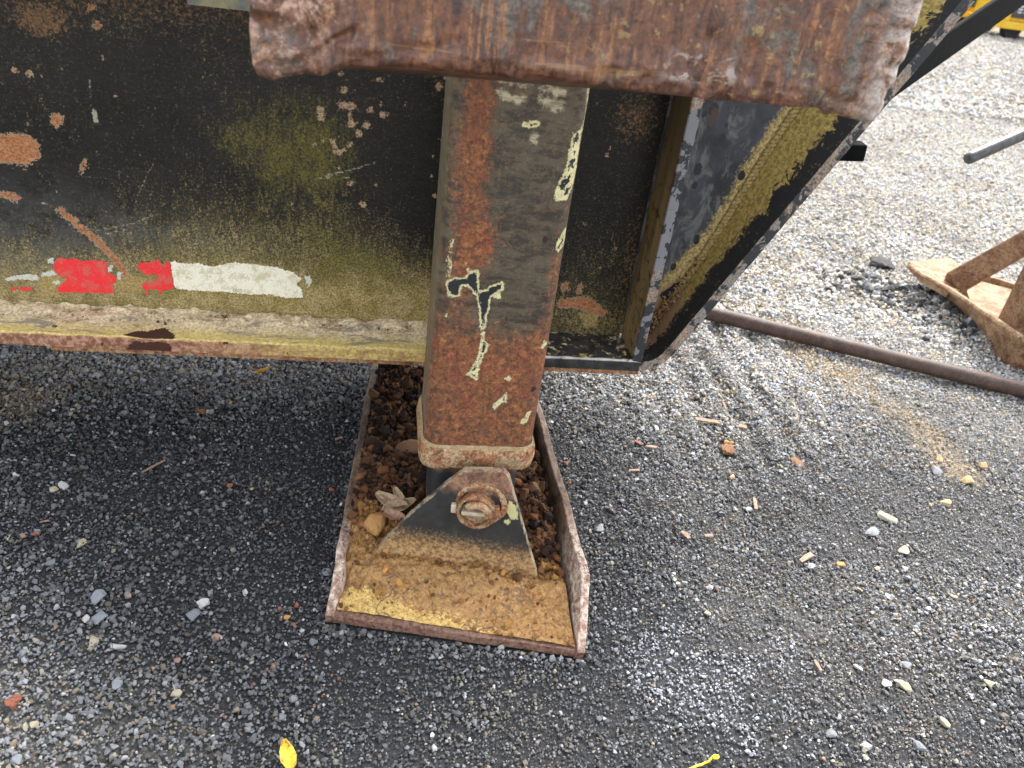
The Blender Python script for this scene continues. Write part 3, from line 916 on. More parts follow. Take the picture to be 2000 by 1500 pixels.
fl = slab('bottom_flange', (-.78, FY, FB), (.40, WY - .0005, FZ), (.0045, .004, .0032), 0, MF, trailer, flange_attrs, flange_disp)
tag(fl, 'bottom flange of the beam, caked with tan and yellow dust')
hull_box('bottom_flange', [(-3, FY, FB), (-.781, FY, FB), (-.781, 1.18, FB), (-3, 1.18, FB), (-3, FY, FZ), (-.781, FY, FZ), (-.781, WY - .001, FZ), (-3, WY - .001, FZ)], MF, trailer, 0)
xs = at(98, 679, 1, FY)[0]
dp = slab('doubler_plate', (xs, FY + .002, FB - .0075), (.40, 1.19, FB - .0008), (.006, .02, .004), 0, MR, trailer)
dp['label'] = 'thin rusty plate under the bottom flange'

# sloping flange that turns up at the right end
cl = [(.398, .2485), (.412, .2495), (.424, .2545), (.434, .2635), (.443, .277)]
for k in range(1, 25):
    t = k / 24
    cl.append((.443 + .287 * t, .277 + .55 * t))
cl = np.array(cl)
tan_ = np.gradient(cl, axis=0); tan_ /= np.linalg.norm(tan_, axis=1)[:, None]
nor = np.column_stack([-tan_[:, 1], tan_[:, 0]])                     # up-left, towards the camera
V = []; F = []; dustv = []; olv = []; mudv = []; fm = []
NV = 14
th = .0078
for i, (c, nn_) in enumerate(zip(cl, nor)):
    s = i / (len(cl) - 1)
    tw = .050 * sstep(np.array([c[1]]), .30, .70)[0]                 # the root leans back to the web
    for j in range(NV + 1):
        t = j / NV
        y = FY + (WY - FY) * t
        q = c + nn_ * th + np.array([-tw * t, 0])
        V.append((q[0], y, q[1])); dustv.append(.3 + .9 * sstep(np.array([t]), .3, .9)[0]); olv.append((.5 + .6 * (t - (.70 - .56 * s)) * 1.6) * (.75 + .25 * min(1, s * 2))); mudv.append(1.0 * (1 - sstep(np.array([c[1]]), .29, .42)[0]) * t)
ncl = len(cl)
for i in range(ncl - 1):
    for j in range(NV):
        a = i * (NV + 1) + j
        F.append((a, a + 1, a + NV + 2, a + NV + 1)); fm.append(0)
b0 = len(V)
for c, nn_ in zip(cl, nor):
    for q, y in ((c + nn_ * th, FY), (c - nn_ * th, FY), (c - nn_ * th, WY + .09), (c + nn_ * th, WY + .09)):
        V.append((q[0], y, q[1])); dustv.append(0); olv.append(0); mudv.append(0)
for i in range(ncl - 1):
    for k in range(3):
        a = b0 + i * 4 + k; F.append((a, a + 1, a + 5, a + 4)); fm.append(1)
V = np.array(V)
wet = np.full(len(V), .2)
V[b0:, 1] += np.where(np.arange(len(V) - b0) % 4 < 2, (fbm(V[b0:, [0, 2]], 60, 3, 44) - .5) * .003, 0)
sf = link('sloping_flange', V, F, None, trailer, attrs=dict(dust=np.array(dustv) * .75, olive=olv, mud=mudv, black=np.ones(len(V))), mats=[MB_, ME], fmat=fm)
sf['label'] = 'flange rising to the right, olive dust inside and scuffed bare edge'


# end bay web
def inner_x(z):
    cz = np.interp(z, cl[4:, 1], cl[4:, 0])
    return cz - .0107 - .05 * sstep(np.asarray(z, float), .30, .70)


def bay_attrs(V):
    p = V[:, [0, 2]]
    gap = inner_x(p[:, 1]) - p[:, 0]
    dust = sstep(gap, .046, .0) * .95 + .34 * (fbm(p, 22, 3, 4) - .5) + .55 * sstep(p[:, 1], .46, .32) * sstep(gap, .13, .02)
    wet = np.full(len(p), .2)
    for (x, y, rx) in ((1394, 215, 11), (1376, 222, 6), (1418, 245, 5), (1410, 270, 6), (1358, 245, 6), (1449, 343, 9), (1363, 330, 10), (1357, 362, 7), (1360, 468, 8), (1315, 522, 7), (1398, 286, 3), (1390, 500, 6), (1430, 480, 9), (1330, 560, 14)):
        c = W(x, y); wet = np.minimum(wet, np.hypot((p[:, 0] - c[0]) * 1.15, (p[:, 1] - c[1]) * .8) - rx * .00072)
    wet = np.minimum(wet, sdf(p, Wl([(1288, 575), (1320, 552), (1345, 555), (1330, 580), (1295, 590)])))
    rust = np.minimum(sdf(p, Wl([(1392, 208), (1402, 210), (1398, 235), (1388, 252), (1384, 240)])), .2)
    mud = 1.1 * sstep(p[:, 1], .40, .31) * sstep(gap, .08, .0)
    return dict(dust=dust, olive=np.zeros(len(p)), wet=enc(wet), rust=enc(rust), mud=mud)


nu, nv = 70, 150
V = []; F = []
for j in range(nv + 1):
    z = .262 + (.82 - .262) * j / nv
    x1 = float(inner_x(z))
    for i in range(nu + 1):
        V.append((.384 + (x1 + .002 - .384) * i / nu, WY - .0, z))
for j in range(nv):
    for i in range(nu):
        a = j * (nu + 1) + i; F.append((a, a + 1, a + nu + 2, a + nu + 1))
V = np.array(V)
bay = link('end_bay_plate', V, F, MB_, trailer, attrs=bay_attrs(V))
bay['label'] = 'blue grey web plate of the end bay with black spots'

# weld bead along the slope
bm = bmesh.new()
zz = np.arange(.30, .79, .0062)
rr = np.random.default_rng(2)
for z in zz:
    x = float(inner_x(z))
    m4 = Matrix.Translation((x - .002, WY - .0025, z)) @ Matrix.Rotation(-.5, 4, 'Y') @ Matrix.Diagonal((.0085 * rr.uniform(.85, 1.2), .0050, .0046, 1))
    bmesh.ops.create_uvsphere(bm, u_segments=7, v_segments=5, radius=1, matrix=m4)
wb_ = bm_link('weld_bead', bm, mat_plain('dusty_weld', (.14, .105, .03), (.33, .25, .10), 250, .85), trailer, True)

# stiffener between the two bays
bm = bmesh.new(); box_bm(bm, (.3868, FY + .006, FZ - .001), (.4012, WY - .0005, .82), .0025)
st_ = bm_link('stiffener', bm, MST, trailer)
st_['label'] = 'upright stiffener plate with tan dusted side'
bm = bmesh.new(); box_bm(bm, (.3862, FY + .0005, .244), (.4018, FY + .0055, .82), .0015)
bm_link('stiffener_edge', bm, MES, st_)
# mud packed into the corner of the end bay is scattered below with the soil

# top flange and hanger just in view at the top left
tp = slab('top_flange', (-.225, FY, .690), (.36, WY - .001, .708), (.02, .02, .006), 0, mat_plain('blue_grey_worn_paint', (.07, .085, .09), (.23, .20, .09), 30, .6), trailer)
tp['label'] = 'upper flange with worn blue grey paint'
bm = bmesh.new(); box_bm(bm, (-3, FY - .005, .703), (-.235, WY - .001, .725), .002)
bm_link('top_rail', bm, MR, trailer)

# ---- reflective tape
def ragged(pts, step=.0016, amp=.0009, seed=0):
    r = np.random.default_rng(seed); out = []
    n = len(pts)
    for k in range(n):
        a = np.array(pts[k]); b = np.array(pts[(k + 1) % n]); m = max(1, int(np.linalg.norm(b - a) / step))
        for i in range(m):
            q = a + (b - a) * i / m + r.normal(0, amp * .5, 2); out.append(q)
    return out


def sheet(name, poly2, y, thick, mat, parent, label=None):
    bm = bmesh.new()
    vs = [bm.verts.new((q[0], y, q[1])) for q in poly2]
    for t3 in tessellate_polygon([[Vector((q[0], q[1], 0)) for q in poly2]]):
        try: bm.faces.new([vs[i] for i in t3])
        except ValueError: pass
    ex = bmesh.ops.extrude_face_region(bm, geom=bm.faces[:])
    bmesh.ops.translate(bm, verts=[v for v in ex['geom'] if isinstance(v, bmesh.types.BMVert)], vec=(0, thick, 0))
    o = bm_link(name, bm, mat, parent)
    if label: o['label'] = label
    return o


def mat_tape(name, a, b, dirt, spec=.5):
    n = N(name)
    f = n.noise(420, 5, .8); g = n.noise(60, 4, .7)
    c = n.mix(n.step(f, .35, .65), a, b)
    c = n.mix(n.mul(n.step(n.add(n.mul(f, .5), n.mul(g, .6)), .52, .64), .8), c, dirt)
    hx = n.vor(900, 'DISTANCE_TO_EDGE', rnd=.1)
    return n.finish(c, .45, hx, .15, .0004, spec=spec)


M_RED = mat_tape('red_reflective_tape', (.72, .016, .022), (.80, .03, .035), (.50, .12, .09))
M_WHT = mat_tape('worn_white_tape', (.82, .80, .70), (.74, .69, .50), (.52, .46, .27))
M_FLK = mat_plain('tape_backing_flakes', (.62, .62, .52), (.42, .41, .33), 250, .7)
Z5 = lambda pts: [W(x / 2.857, 480 + y / 2.857) for x, y in pts]
RED1 = [(300, 105), (320, 70), (345, 65), (380, 75), (430, 70), (450, 85), (520, 80), (580, 85), (600, 100), (595, 145), (620, 160), (650, 175), (645, 205), (630, 215), (640, 265), (325, 258), (320, 240), (340, 215), (370, 200), (370, 180), (330, 165), (305, 140)]
RED2 = [(765, 105), (800, 90), (830, 95), (885, 75), (900, 100), (925, 110), (930, 85), (948, 85), (970, 235), (940, 245), (905, 245), (895, 275), (885, 245), (860, 240), (830, 240), (825, 275), (815, 275), (810, 240), (790, 235), (800, 210), (830, 200), (880, 190), (885, 165), (850, 155), (820, 165), (800, 150), (770, 125)]
WHT = [(951, 85), (1000, 95), (1060, 100), (1100, 95), (1180, 115), (1290, 95), (1350, 98), (1440, 105), (1530, 120), (1570, 130), (1640, 150), (1670, 175), (1690, 180), (1650, 215), (1680, 240), (1690, 290), (1600, 290), (1500, 270), (1400, 272), (1300, 262), (1200, 255), (1100, 250), (1000, 240), (974, 236)]
sheet('reflective_tape', ragged(Z5(RED1), seed=1), WY - .0006, .0005, M_RED, web, 'torn red strip of reflective tape, the larger left piece')
sheet('reflective_tape', ragged(Z5(RED2), seed=2), WY - .0006, .0005, M_RED, web, 'torn red strip of reflective tape touching the white strip')
sheet('reflective_tape', ragged(Z5(WHT), seed=3, amp=.0016), WY - .0006, .0005, M_WHT, web, 'worn white strip of reflective tape')
sheet('tape_scrap', ragged(Z5([(60, 233), (95, 234), (95, 247), (62, 246)]), seed=4), WY - .0006, .0005, M_RED, web)
sheet('tape_scrap', ragged(Z5([(112, 230), (180, 232), (182, 248), (130, 250), (112, 244)]), seed=5), WY - .0006, .0005, M_RED, web)
for k, pl in enumerate(([(30, 185), (60, 170), (100, 165), (160, 155), (210, 165), (215, 190), (180, 195), (150, 185), (90, 190), (40, 195)], [(235, 150), (290, 135), (320, 160), (280, 170), (230, 170)], [(260, 75), (300, 70), (298, 100), (270, 95)],
                        [(604, 110), (630, 105), (625, 140), (602, 152)], [(655, 145), (680, 150), (670, 190), (655, 185)], [(290, 205), (330, 192), (335, 212), (310, 215)], [(1700, 170), (1730, 168), (1742, 200), (1720, 230), (1705, 200)])):
    sheet('tape_scrap', ragged(Z5(pl), .001, .0016, 10 + k), WY - .0004, .0003, M_FLK, web)
cu = bpy.data.curves.new('tape_print', 'FONT'); cu.body = 'DOT-C2'; cu.size = .0062; cu.extrude = .0001
to = bpy.data.objects.new('tape_print', cu); col.objects.link(to)
me = bpy.data.meshes.new_from_object(to); bpy.data.objects.remove(to)
p0 = W(455, 569); p1 = W(493, 571)
ang = math.atan2(p1[1] - p0[1], p1[0] - p0[0])
me.transform(Matrix.Translation((p0[0], WY - .00085, p0[1])) @ Matrix.Rotation(-ang, 4, 'Y') @ Matrix.Rotation(math.pi / 2, 4, 'X'))
me.materials.append(mat_plain('grey_print', (.2, .19, .16), (.3, .29, .24), 300, .7))
to = bpy.data.objects.new('tape_print', me); col.objects.link(to); adopt(to, web)
to['label'] = 'small grey print DOT-C2 on the white tape'


# ---- landing leg
def rrect(x0, x1, y0, y1, r, step_front=.0026, ns=6, seg=5):
    """Closed loop, starts at the left end of the front face and runs to the right."""
    P = []
    n = max(2, int((x1 - x0 - 2 * r) / step_front))
    for i in range(n + 1): P.append((x0 + r + (x1 - x0 - 2 * r) * i / n, y0))
    def arc(cx, cy, a0):
        for k in range(1, seg): P.append((cx + r * math.cos(a0 + k * math.pi / 2 / seg), cy + r * math.sin(a0 + k * math.pi / 2 / seg)))
    arc(x1 - r, y0 + r, -math.pi / 2)
    for i in range(ns + 1): P.append((x1, y0 + r + (y1 - y0 - 2 * r) * i / ns))
    arc(x1 - r, y1 - r, 0)
    for i in range(ns + 1): P.append((x1 - r - (x1 - x0 - 2 * r) * i / ns, y1))
    arc(x0 + r, y1 - r, math.pi / 2)
    for i in range(ns + 1): P.append((x0, y1 - r - (y1 - y0 - 2 * r) * i / ns))
    arc(x0 + r, y0 + r, math.pi)
    return np.array(P)


def loft(name, loops, mat, parent, attr_fn=None, disp=None, cap=True, smooth=True):
    n = len(loops[0]); V = np.vstack(loops); F = []
    for k in range(len(loops) - 1):
        for i in range(n):
            a = k * n + i; b = k * n + (i + 1) % n
            F.append((a, b, b + n, a + n))
    if cap:
        F.append(tuple(range(n - 1, -1, -1))); F.append(tuple(range((len(loops) - 1) * n, len(loops) * n)))
    at_ = attr_fn(V) if attr_fn else None
    if disp is not None: V = V + disp(V)
    o = link(name, V, F, mat, parent, smooth=True, attrs=at_)
    return o


LX0, LX1, LY0, LY1 = .0655, .2125, .85, .985


def leg_attrs(V):
    p = V[:, [0, 2]]
    L = lambda pts: Wl(pts, LY0)
    Z3 = lambda pts: L([(800 + x / 3.333, 400 + y / 3.333) for x, y in pts])
    Z2 = lambda pts: L([(480 + x / 2.5, y / 2.5) for x, y in pts])
    chip = np.full(len(p), .2); cream = chip.copy(); pale = chip.copy(); pit = chip.copy()
    chip = np.minimum(chip, sdf(p, Z3([(245, 510), (300, 480), (345, 485), (370, 480), (400, 440), (440, 430), (440, 560), (460, 570), (510, 560), (520, 535), (560, 530), (600, 505), (600, 550), (560, 570), (520, 590), (510, 680), (495, 720), (485, 800), (470, 800), (465, 720), (455, 640), (445, 590), (420, 560), (380, 520), (330, 520), (315, 590), (260, 590)])) - .0022)
    for pl in ([(275, 190), (290, 230), (270, 330), (275, 400), (255, 500), (240, 480), (245, 350), (255, 280)],
               [(470, 820), (490, 820), (490, 880), (520, 910), (480, 990), (450, 1060), (440, 1140), (370, 1105), (400, 1065), (440, 1000), (455, 930)],
               [(365, 380), (375, 378), (400, 440), (385, 470)], [(520, 580), (590, 570), (595, 615), (570, 610), (530, 600)],
               [(1010, 170), (1035, 170), (1020, 280), (960, 330), (945, 290), (980, 220)], [(892, 885), (900, 930), (870, 950), (855, 940), (870, 900)],
               [(650, 1110), (665, 1130), (640, 1150), (615, 1130)], [(630, 1220), (635, 1290), (600, 1290), (550, 1335), (540, 1300), (590, 1260)],
               [(760, 1350), (800, 1350), (750, 1440), (720, 1420)], [(240, 710), (260, 720), (250, 750), (238, 740)]):
        cream = np.minimum(cream, sdf(p, Z3(pl)))
    for pl in ([(1695, 425), (1685, 520), (1658, 650), (1645, 645), (1668, 560), (1675, 440)], [(1650, 650), (1615, 900), (1570, 985), (1510, 980), (1510, 920), (1560, 830), (1580, 740), (1600, 640)],
               [(1340, 600), (1380, 592), (1440, 590), (1440, 615), (1390, 628), (1360, 622)]):
        cream = np.minimum(cream, sdf(p, Z2(pl)))
    for pl in ([(1230, 440), (1300, 450), (1380, 480), (1340, 505), (1240, 490)], [(1440, 470), (1550, 490), (1550, 535), (1440, 520)], [(1440, 420), (1560, 440), (1560, 470), (1440, 440)], [(1240, 380), (1400, 400), (1400, 415), (1240, 400)], [(1390, 650), (1430, 660), (1420, 700), (1390, 690)]):
        pale = np.minimum(pale, sdf(p, Z2(pl)))
    for (x, y, r) in ((1065, 468, .0034), (1043, 762, .004), (985, 520, .001)):
        c = W(x, y, LY0); pit = np.minimum(pit, np.hypot(p[:, 0] - c[0], (p[:, 1] - c[1]) * .8) - r)
    B = lambda *a: blob(p, *a, LY0)
    rm = .22 + .55 * sstep(p[:, 1], .43, .34) + .8 * B(930, 280, 34, 170) + .75 * B(935, 480, 40, 60) + .5 * B(1085, 560, 30, 120) + .35 * B(900, 560, 40, 80)
    rm = rm - .35 * B(1010, 560, 70, 90) - .2 * B(1040, 330, 90, 130) + .25 * B(960, 700, 150, 60) - .25 * B(985, 690, 25, 30)
    yy = V[:, 1]
    side = sstep(yy, LY0 + .008, LY0 + .024) * .85
    return dict(chip=enc(chip), cream=enc(cream), pale=enc(pale), pit=enc(pit), rustmap=rm, side=side)


lp = rrect(LX0, LX1, LY0, LY1, .021)
zs = np.concatenate([np.arange(.206, .72, .0032), [.76, .82]])
leg = loft('landing_leg', [np.column_stack([lp, np.full(len(lp), z)]) for z in zs], ML, trailer, leg_attrs,
           lambda V: np.column_stack([np.zeros(len(V)), (fbm(V, 22, 3, 61) - .5) * .003, np.zeros(len(V))]))
leg['label'] = 'upright rusty landing leg with flaked black and cream paint'
# weld stop between the leg and the flange behind it
hull_box('leg_mount', [(.075, LY1 - .001, .40), (.205, LY1 - .001, .40), (.205, WY - .001, .40), (.075, WY - .001, .40), (.075, LY1 - .001, .80), (.205, LY1 - .001, .80), (.205, WY - .001, .80), (.075, WY - .001, .80)], M_BLACK, leg, .002)

# collar at the foot of the outer tube
zc = np.linspace(0, 1, 9)
loops = []
for t in zc:
    o_ = .0062 * math.sin(math.pi * (.12 + .76 * t)) ** .5 + .0004
    q = rrect(LX0 - o_, LX1 + o_, LY0 - o_, LY1 + o_, .021 + o_, .004)
    loops.append(np.column_stack([q, np.full(len(q), .1765 + .0315 * t)]))


def collar_disp(V):
    d = np.zeros_like(V)
    seam = np.exp(-((V[:, 0] - .145) / .010) ** 2) * (V[:, 1] < LY0)
    d[:, 1] = -.0022 * seam + (fbm(V, 50, 3, 71) - .5) * .0022
    d[:, 2] = (fbm(V, 45, 2, 72) - .5) * .004
    return d


cb = loft('collar', loops, MRD, leg, None, collar_disp)
cb['label'] = 'rusty welded band round the bottom of the leg'
# weld fillet where collar meets tube
q = rrect(LX0 - .0035, LX1 + .0035, LY0 - .0035, LY1 + .0035, .024, .004); q2 = rrect(LX0 - .0003, LX1 + .0003, LY0 - .0003, LY1 + .0003, .021, .004)
m_ = min(len(q), len(q2)); 
loft('weld_fillet', [np.column_stack([rrect(LX0 - e, LX1 + e, LY0 - e, LY1 + e, .021 + e, .004), np.full(len(q), z)]) if len(rrect(LX0 - e, LX1 + e, LY0 - e, LY1 + e, .021 + e, .004)) == len(q) else np.column_stack([q, np.full(len(q), z)]) for e, z in ((.0045, .206), (.003, .2095), (.0008, .213))], mat_plain('tan_weld', (.22, .15, .07), (.42, .31, .17), 300, .8), leg, None, lambda V: np.column_stack([np.zeros(len(V)), np.zeros(len(V)), (fbm(V, 90, 2, 73) - .5) * .003]), cap=False)

# inner tube
lp = rrect(.0800, .2000, .862, .972, .016, .004)
inner = loft('inner_tube', [np.column_stack([lp, np.full(len(lp), z)]) for z in np.linspace(.02, .18, 40)], MG, trailer, None, None)
inner['label'] = 'dark inner tube sliding out of the leg'

# ---- foot pad
pad = empty('foot_pad', (.12, 1.0, 0)); adopt(pad, trailer); WORLD_M[pad] = Matrix.Translation((.12, 1.0, 0))
pad['label'] = 'rusty steel tray foot under the landing leg'
FLc, FRc = np.array([-.051, .742]), np.array([.279, .676])
BLc, BRc = np.array([-.003, 1.34]), np.array([.279, 1.30])
# floor: a plate with a slightly rounded front edge
bm = bmesh.new()
nfx, nfy = 60, 40
loops = []
for j in range(nfy + 1):
    t = j / nfy
    a = FLc * (1 - t) + BLc * t; b = FRc * (1 - t) + BRc * t
    loops.append((a, b))
V = []; F = []
for layer, z in ((0, .0), (1, .0115)):
    for (a, b) in loops:
        for i in range(nfx + 1):
            q = a + (b - a) * i / nfx
            V.append((q[0], q[1], z))
V = np.array(V); n1 = (nfx + 1) * (nfy + 1)
front = np.zeros(len(V), bool); front[:nfx + 1] = True; front[n1:n1 + nfx + 1] = True
V[front, 1] += (fbm(V[front][:, :2], 40, 3, 81) - .5) * .003
V[n1:n1 + nfx + 1, 1] += .0015
V[n1:n1 + nfx + 1, 2] -= .001
for j in range(nfy):
    for i in range(nfx):
        a = j * (nfx + 1) + i
        F.append((a, a + nfx + 1, a + nfx + 2, a + 1)); b = a + n1; F.append((b, b + 1, b + nfx + 2, b + nfx + 1))
for i in range(nfx): F.append((i, i + 1, n1 + i + 1, n1 + i))
for j in range(nfy):
    a = j * (nfx + 1); F.append((a + nfx + 1, a, n1 + a, n1 + a + nfx + 1)); a += nfx; F.append((a, a + nfx + 1, n1 + a + nfx + 1, n1 + a))
link('pad_floor', V, F, MPR, pad)


def side_wall(name, base, out, hgt, thick, label):
    """A plate standing along the base polyline; its front end is cut down to the floor."""
    V = []; F = []
    m = 70
    base = np.array(base, float)
    seglen = np.concatenate([[0], np.cumsum(np.linalg.norm(np.diff(base, axis=0), axis=1))])
    for i in range(m + 1):
        d = seglen[-1] * (i / m) ** 1.25
        bx = np.interp(d, seglen, base[:, 0]); by = np.interp(d, seglen, base[:, 1])
        h = .0125 + (hgt - .0125) * min(1, d / .085) if d < .085 else hgt
        h += .0015 * math.sin(d * 31) * (d > .05)
        lean = out * h / hgt
        for (o_, z) in ((0, .0), (.25, h * .5), (1, h), (1, h), (0, 0)):
            pass
        inn = -math.copysign(thick, out)
        for (xx, z) in ((bx, .001), (bx + lean * .5, h * .5), (bx + lean, h - .001), (bx + lean + inn * .12, h), (bx + lean + inn * .88, h), (bx + lean + inn, h - .001), (bx + lean * .5 + inn, h * .5), (bx + inn, .001)):
            V.append((xx, by, z))
    for i in range(m):
        for k in range(8):
            a = i * 8 + k; b = i * 8 + (k + 1) % 8
            F.append((a, b, b + 8, a + 8))
    F.append(tuple(range(7, -1, -1))); F.append(tuple(range(m * 8, m * 8 + 8)))
    V = np.array(V)
    V[:, 0] += (fbm(V, 28, 3, 91) - .5) * .004; V[:, 2] += (fbm(V, 45, 3, 92) - .5) * .004 * (V[:, 2] > .01)
    bm = bmesh.new(); vs = [bm.verts.new(v) for v in V]
    for f in F: bm.faces.new([vs[k] for k in f])
    o = bm_link(name, bm, MPR, pad); o['label'] = label
    return o


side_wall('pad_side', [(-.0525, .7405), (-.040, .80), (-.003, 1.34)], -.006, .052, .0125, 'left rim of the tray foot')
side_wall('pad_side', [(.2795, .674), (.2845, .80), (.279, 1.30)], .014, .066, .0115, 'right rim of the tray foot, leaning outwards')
hull_box('pad_back', [(-.003, 1.33, .001), (.279, 1.292, .001), (.279, 1.302, .001), (-.003, 1.342, .001), (-.003, 1.33, .05), (.279, 1.292, .05), (.279, 1.302, .05), (-.003, 1.342, .05)], MPR, pad)

# upright bracket plate of the pad with the pin
GP = np.array([0, .845, 0]); GD = np.array([.262, -.060, 0]); GD = GD / np.linalg.norm(GD)
GN = np.array([GD[1], -GD[0], 0])                                    # towards the camera


def G(px, py):
    q = at_plane(px, py, GP, GN); return np.array([(q - GP) @ GD, q[2]])


def G3(u, v, d=0): return GP + GD * u + np.array([0, 0, v]) + GN * d


out = [G(905, 921), G(866, 950), G(800, 1006), G(752, 1056), G(716, 1096)]
out += [np.array([out[-1][0] - .003, .012])]
rb = G(1057, 1152)
out += [np.array([rb[0] + .001, .012]), G(1057, 1152), G(1036, 1082), G(1010, 990), G(994, 935), G(984, 922)]
out = np.array(out)
us = np.arange(out[:, 0].min() - .004, out[:, 0].max() + .006, .0024); vs_ = np.arange(.012, out[:, 1].max() + .004, .0024)
bm = bmesh.new()
pc = G(932, 992); HR = .0222
hole_ = np.array([pc + HR * np.array([math.cos(a), math.sin(a)]) for a in np.linspace(0, 2 * math.pi, 29)[:-1]])
allp = list(out) + list(hole_)
loopv = [bm.verts.new(tuple(G3(u, v))) for u, v in allp]
for t3 in tessellate_polygon([[Vector((*q, 0)) for q in out], [Vector((*q, 0)) for q in hole_]]):
    bm.faces.new([loopv[i] for i in t3])
ex = bmesh.ops.extrude_face_region(bm, geom=bm.faces[:])
bmesh.ops.translate(bm, verts=[v for v in ex['geom'] if isinstance(v, bmesh.types.BMVert)], vec=tuple(-GN * .012))
bmesh.ops.recalc_face_normals(bm, faces=bm.faces)
bmesh.ops.bevel(bm, geom=[e for e in bm.edges if len(e.link_faces) == 2 and e.calc_face_angle() > .5], offset=.0014, segments=2, affect='EDGES', profile=.5)
bmesh.ops.triangulate(bm, faces=bm.faces[:])
for it in range(5):
    es = [e for e in bm.edges if e.calc_length() > .006]
    if not es: break
    bmesh.ops.subdivide_edges(bm, edges=es, cuts=1, use_grid_fill=False)
    bmesh.ops.triangulate(bm, faces=[f for f in bm.faces if len(f.verts) > 3])
me = bpy.data.meshes.new('pin_bracket'); bm.to_mesh(me); bm.free()
me.materials.append(MG)
co = np.empty(len(me.vertices) * 3); me.vertices.foreach_get('co', co); co = co.reshape(-1, 3)
uv2 = np.column_stack([(co - GP) @ GD, co[:, 2]])
cream = np.minimum(sdf(uv2, [G(600 + x / 3.333, 900 + y / 3.333) for x, y in [(1320, 260), (1350, 290), (1375, 340), (1365, 380), (1320, 370), (1293, 330), (1300, 290)]]),
                   sdf(uv2, [G(600 + x / 3.333, 900 + y / 3.333) for x, y in [(1285, 390), (1310, 378), (1325, 395), (1310, 415), (1288, 410)]]))
edge = np.abs(sdf(uv2, [tuple(q) for q in out])) - .0022
for k, v in (('cream', enc(cream)), ('edge', enc(np.where(uv2[:, 1] > .03, edge, .2)))):
    a = me.attributes.new(k, 'FLOAT', 'POINT'); a.data.foreach_set('value', v.astype(np.float32))
br_ = bpy.data.objects.new('pin_bracket', me); col.objects.link(br_); adopt(br_, trailer)
br_['label'] = 'black triangular bracket plate holding the pin above the foot'


def ring(name, cu_, cv_, profile, mat, parent, n=40, rough=0, a0=0, a1=2 * math.pi, seed=0, closed_prof=False):
    """Revolve a (radius, depth towards camera) profile about the pin axis."""
    V = []; F = []; full = abs(a1 - a0 - 2 * math.pi) < 1e-6
    m = n if full else n + 1
    for i in range(m):
        a = a0 + (a1 - a0) * i / n
        for (r_, d) in profile:
            V.append(G3(cu_ + r_ * math.cos(a), cv_ + r_ * math.sin(a), d))
    V = np.array(V); k = len(profile)
    for i in range(n):
        for j in range(k if closed_prof else k - 1):
            a = i * k + j; b = i * k + (j + 1) % k; c = ((i + 1) % m) * k + j; d = ((i + 1) % m) * k + (j + 1) % k
            F.append((a, c, d, b))
    if rough: V = V + (np.column_stack([fbm(V, 70, 3, 5 + seed + q) for q in range(3)]) - .5) * rough
    bm = bmesh.new(); vv = [bm.verts.new(v) for v in V]
    for f in F: bm.faces.new([vv[q] for q in f])
    if closed_prof and not full:
        bm.faces.new([vv[q] for q in range(k)]); bm.faces.new([vv[(m - 1) * k + q] for q in range(k)][::-1])
    o = bm_link(name, bm, mat, parent, True)
    return o


bc = G(941, 984)
boss = ring('pin_boss', bc[0], bc[1], [(.0268, .001), (.0275, .0028), (.0325, .0032), (.0342, .002), (.0348, -.001)], MRD, br_, rough=.004)
pin = ring('pin', pc[0], pc[1], [(.0262, -.001), (.0268, .010), (.0258, .0132), (.0236, .0132), (.0222, .010), (.0216, -.011)], MR, br_, rough=.0022, seed=3)
pin['label'] = 'rusty hollow pin through the bracket'
flap = ring('pin_flap', pc[0] + .002, pc[1], [(.0214, -.004), (.0206, .014), (.0165, .0185), (.0115, .0180), (.0135, .0145), (.0190, -.004)], MRD, br_, n=22, rough=.0025, a0=-.05, a1=math.pi - .55, seed=6, closed_prof=True)


def gbox(name, u0, u1, v0, v1, d0, d1, mat, parent, rot=0, bev=.0012):
    c = np.array([(u0 + u1) / 2, (v0 + v1) / 2]); R = np.array([[math.cos(rot), -math.sin(rot)], [math.sin(rot), math.cos(rot)]])
    P8 = []
    for d in (d0, d1):
        for (u, v) in ((u0, v0), (u1, v0), (u1, v1), (u0, v1)):
            q = c + R @ (np.array([u, v]) - c); P8.append(G3(q[0], q[1], d))
    return hull_box(name, P8, mat, parent, bev)


M_TANBAR = mat_plain('tan_scale', (.42, .33, .22), (.60, .52, .40), 200, .8)
b = gbox('cross_bar', pc[0] - .0195, pc[0] + .0195, pc[1] - .0045, pc[1] + .0015, -.004, .0125, M_TANBAR, br_, .10)
ring('pin_face', pc[0], pc[1], [(.0215, -.006), (.0215, .003), (.0002, .004)], mat_plain('rust_scale', (.26, .17, .085), (.52, .40, .24), 150, .85), br_, n=20, rough=.002, a0=math.pi + .1, a1=2 * math.pi - .1, seed=12)
gbox('pin_tab', pc[0] - .0345, pc[0] - .0268, pc[1] - .009, pc[1] + .004, .0, .008, M_TANBAR, br_, .05)
gbox('pin_clip', pc[0] + .0235, pc[0] + .0315, pc[1] - .001, pc[1] + .013, .002, .013, MRD, br_, .3)
gbox('pin_clip', pc[0] + .0315, pc[0] + .0395, pc[1] + .004, pc[1] + .013, .002, .009, MRD, br_, -.2)
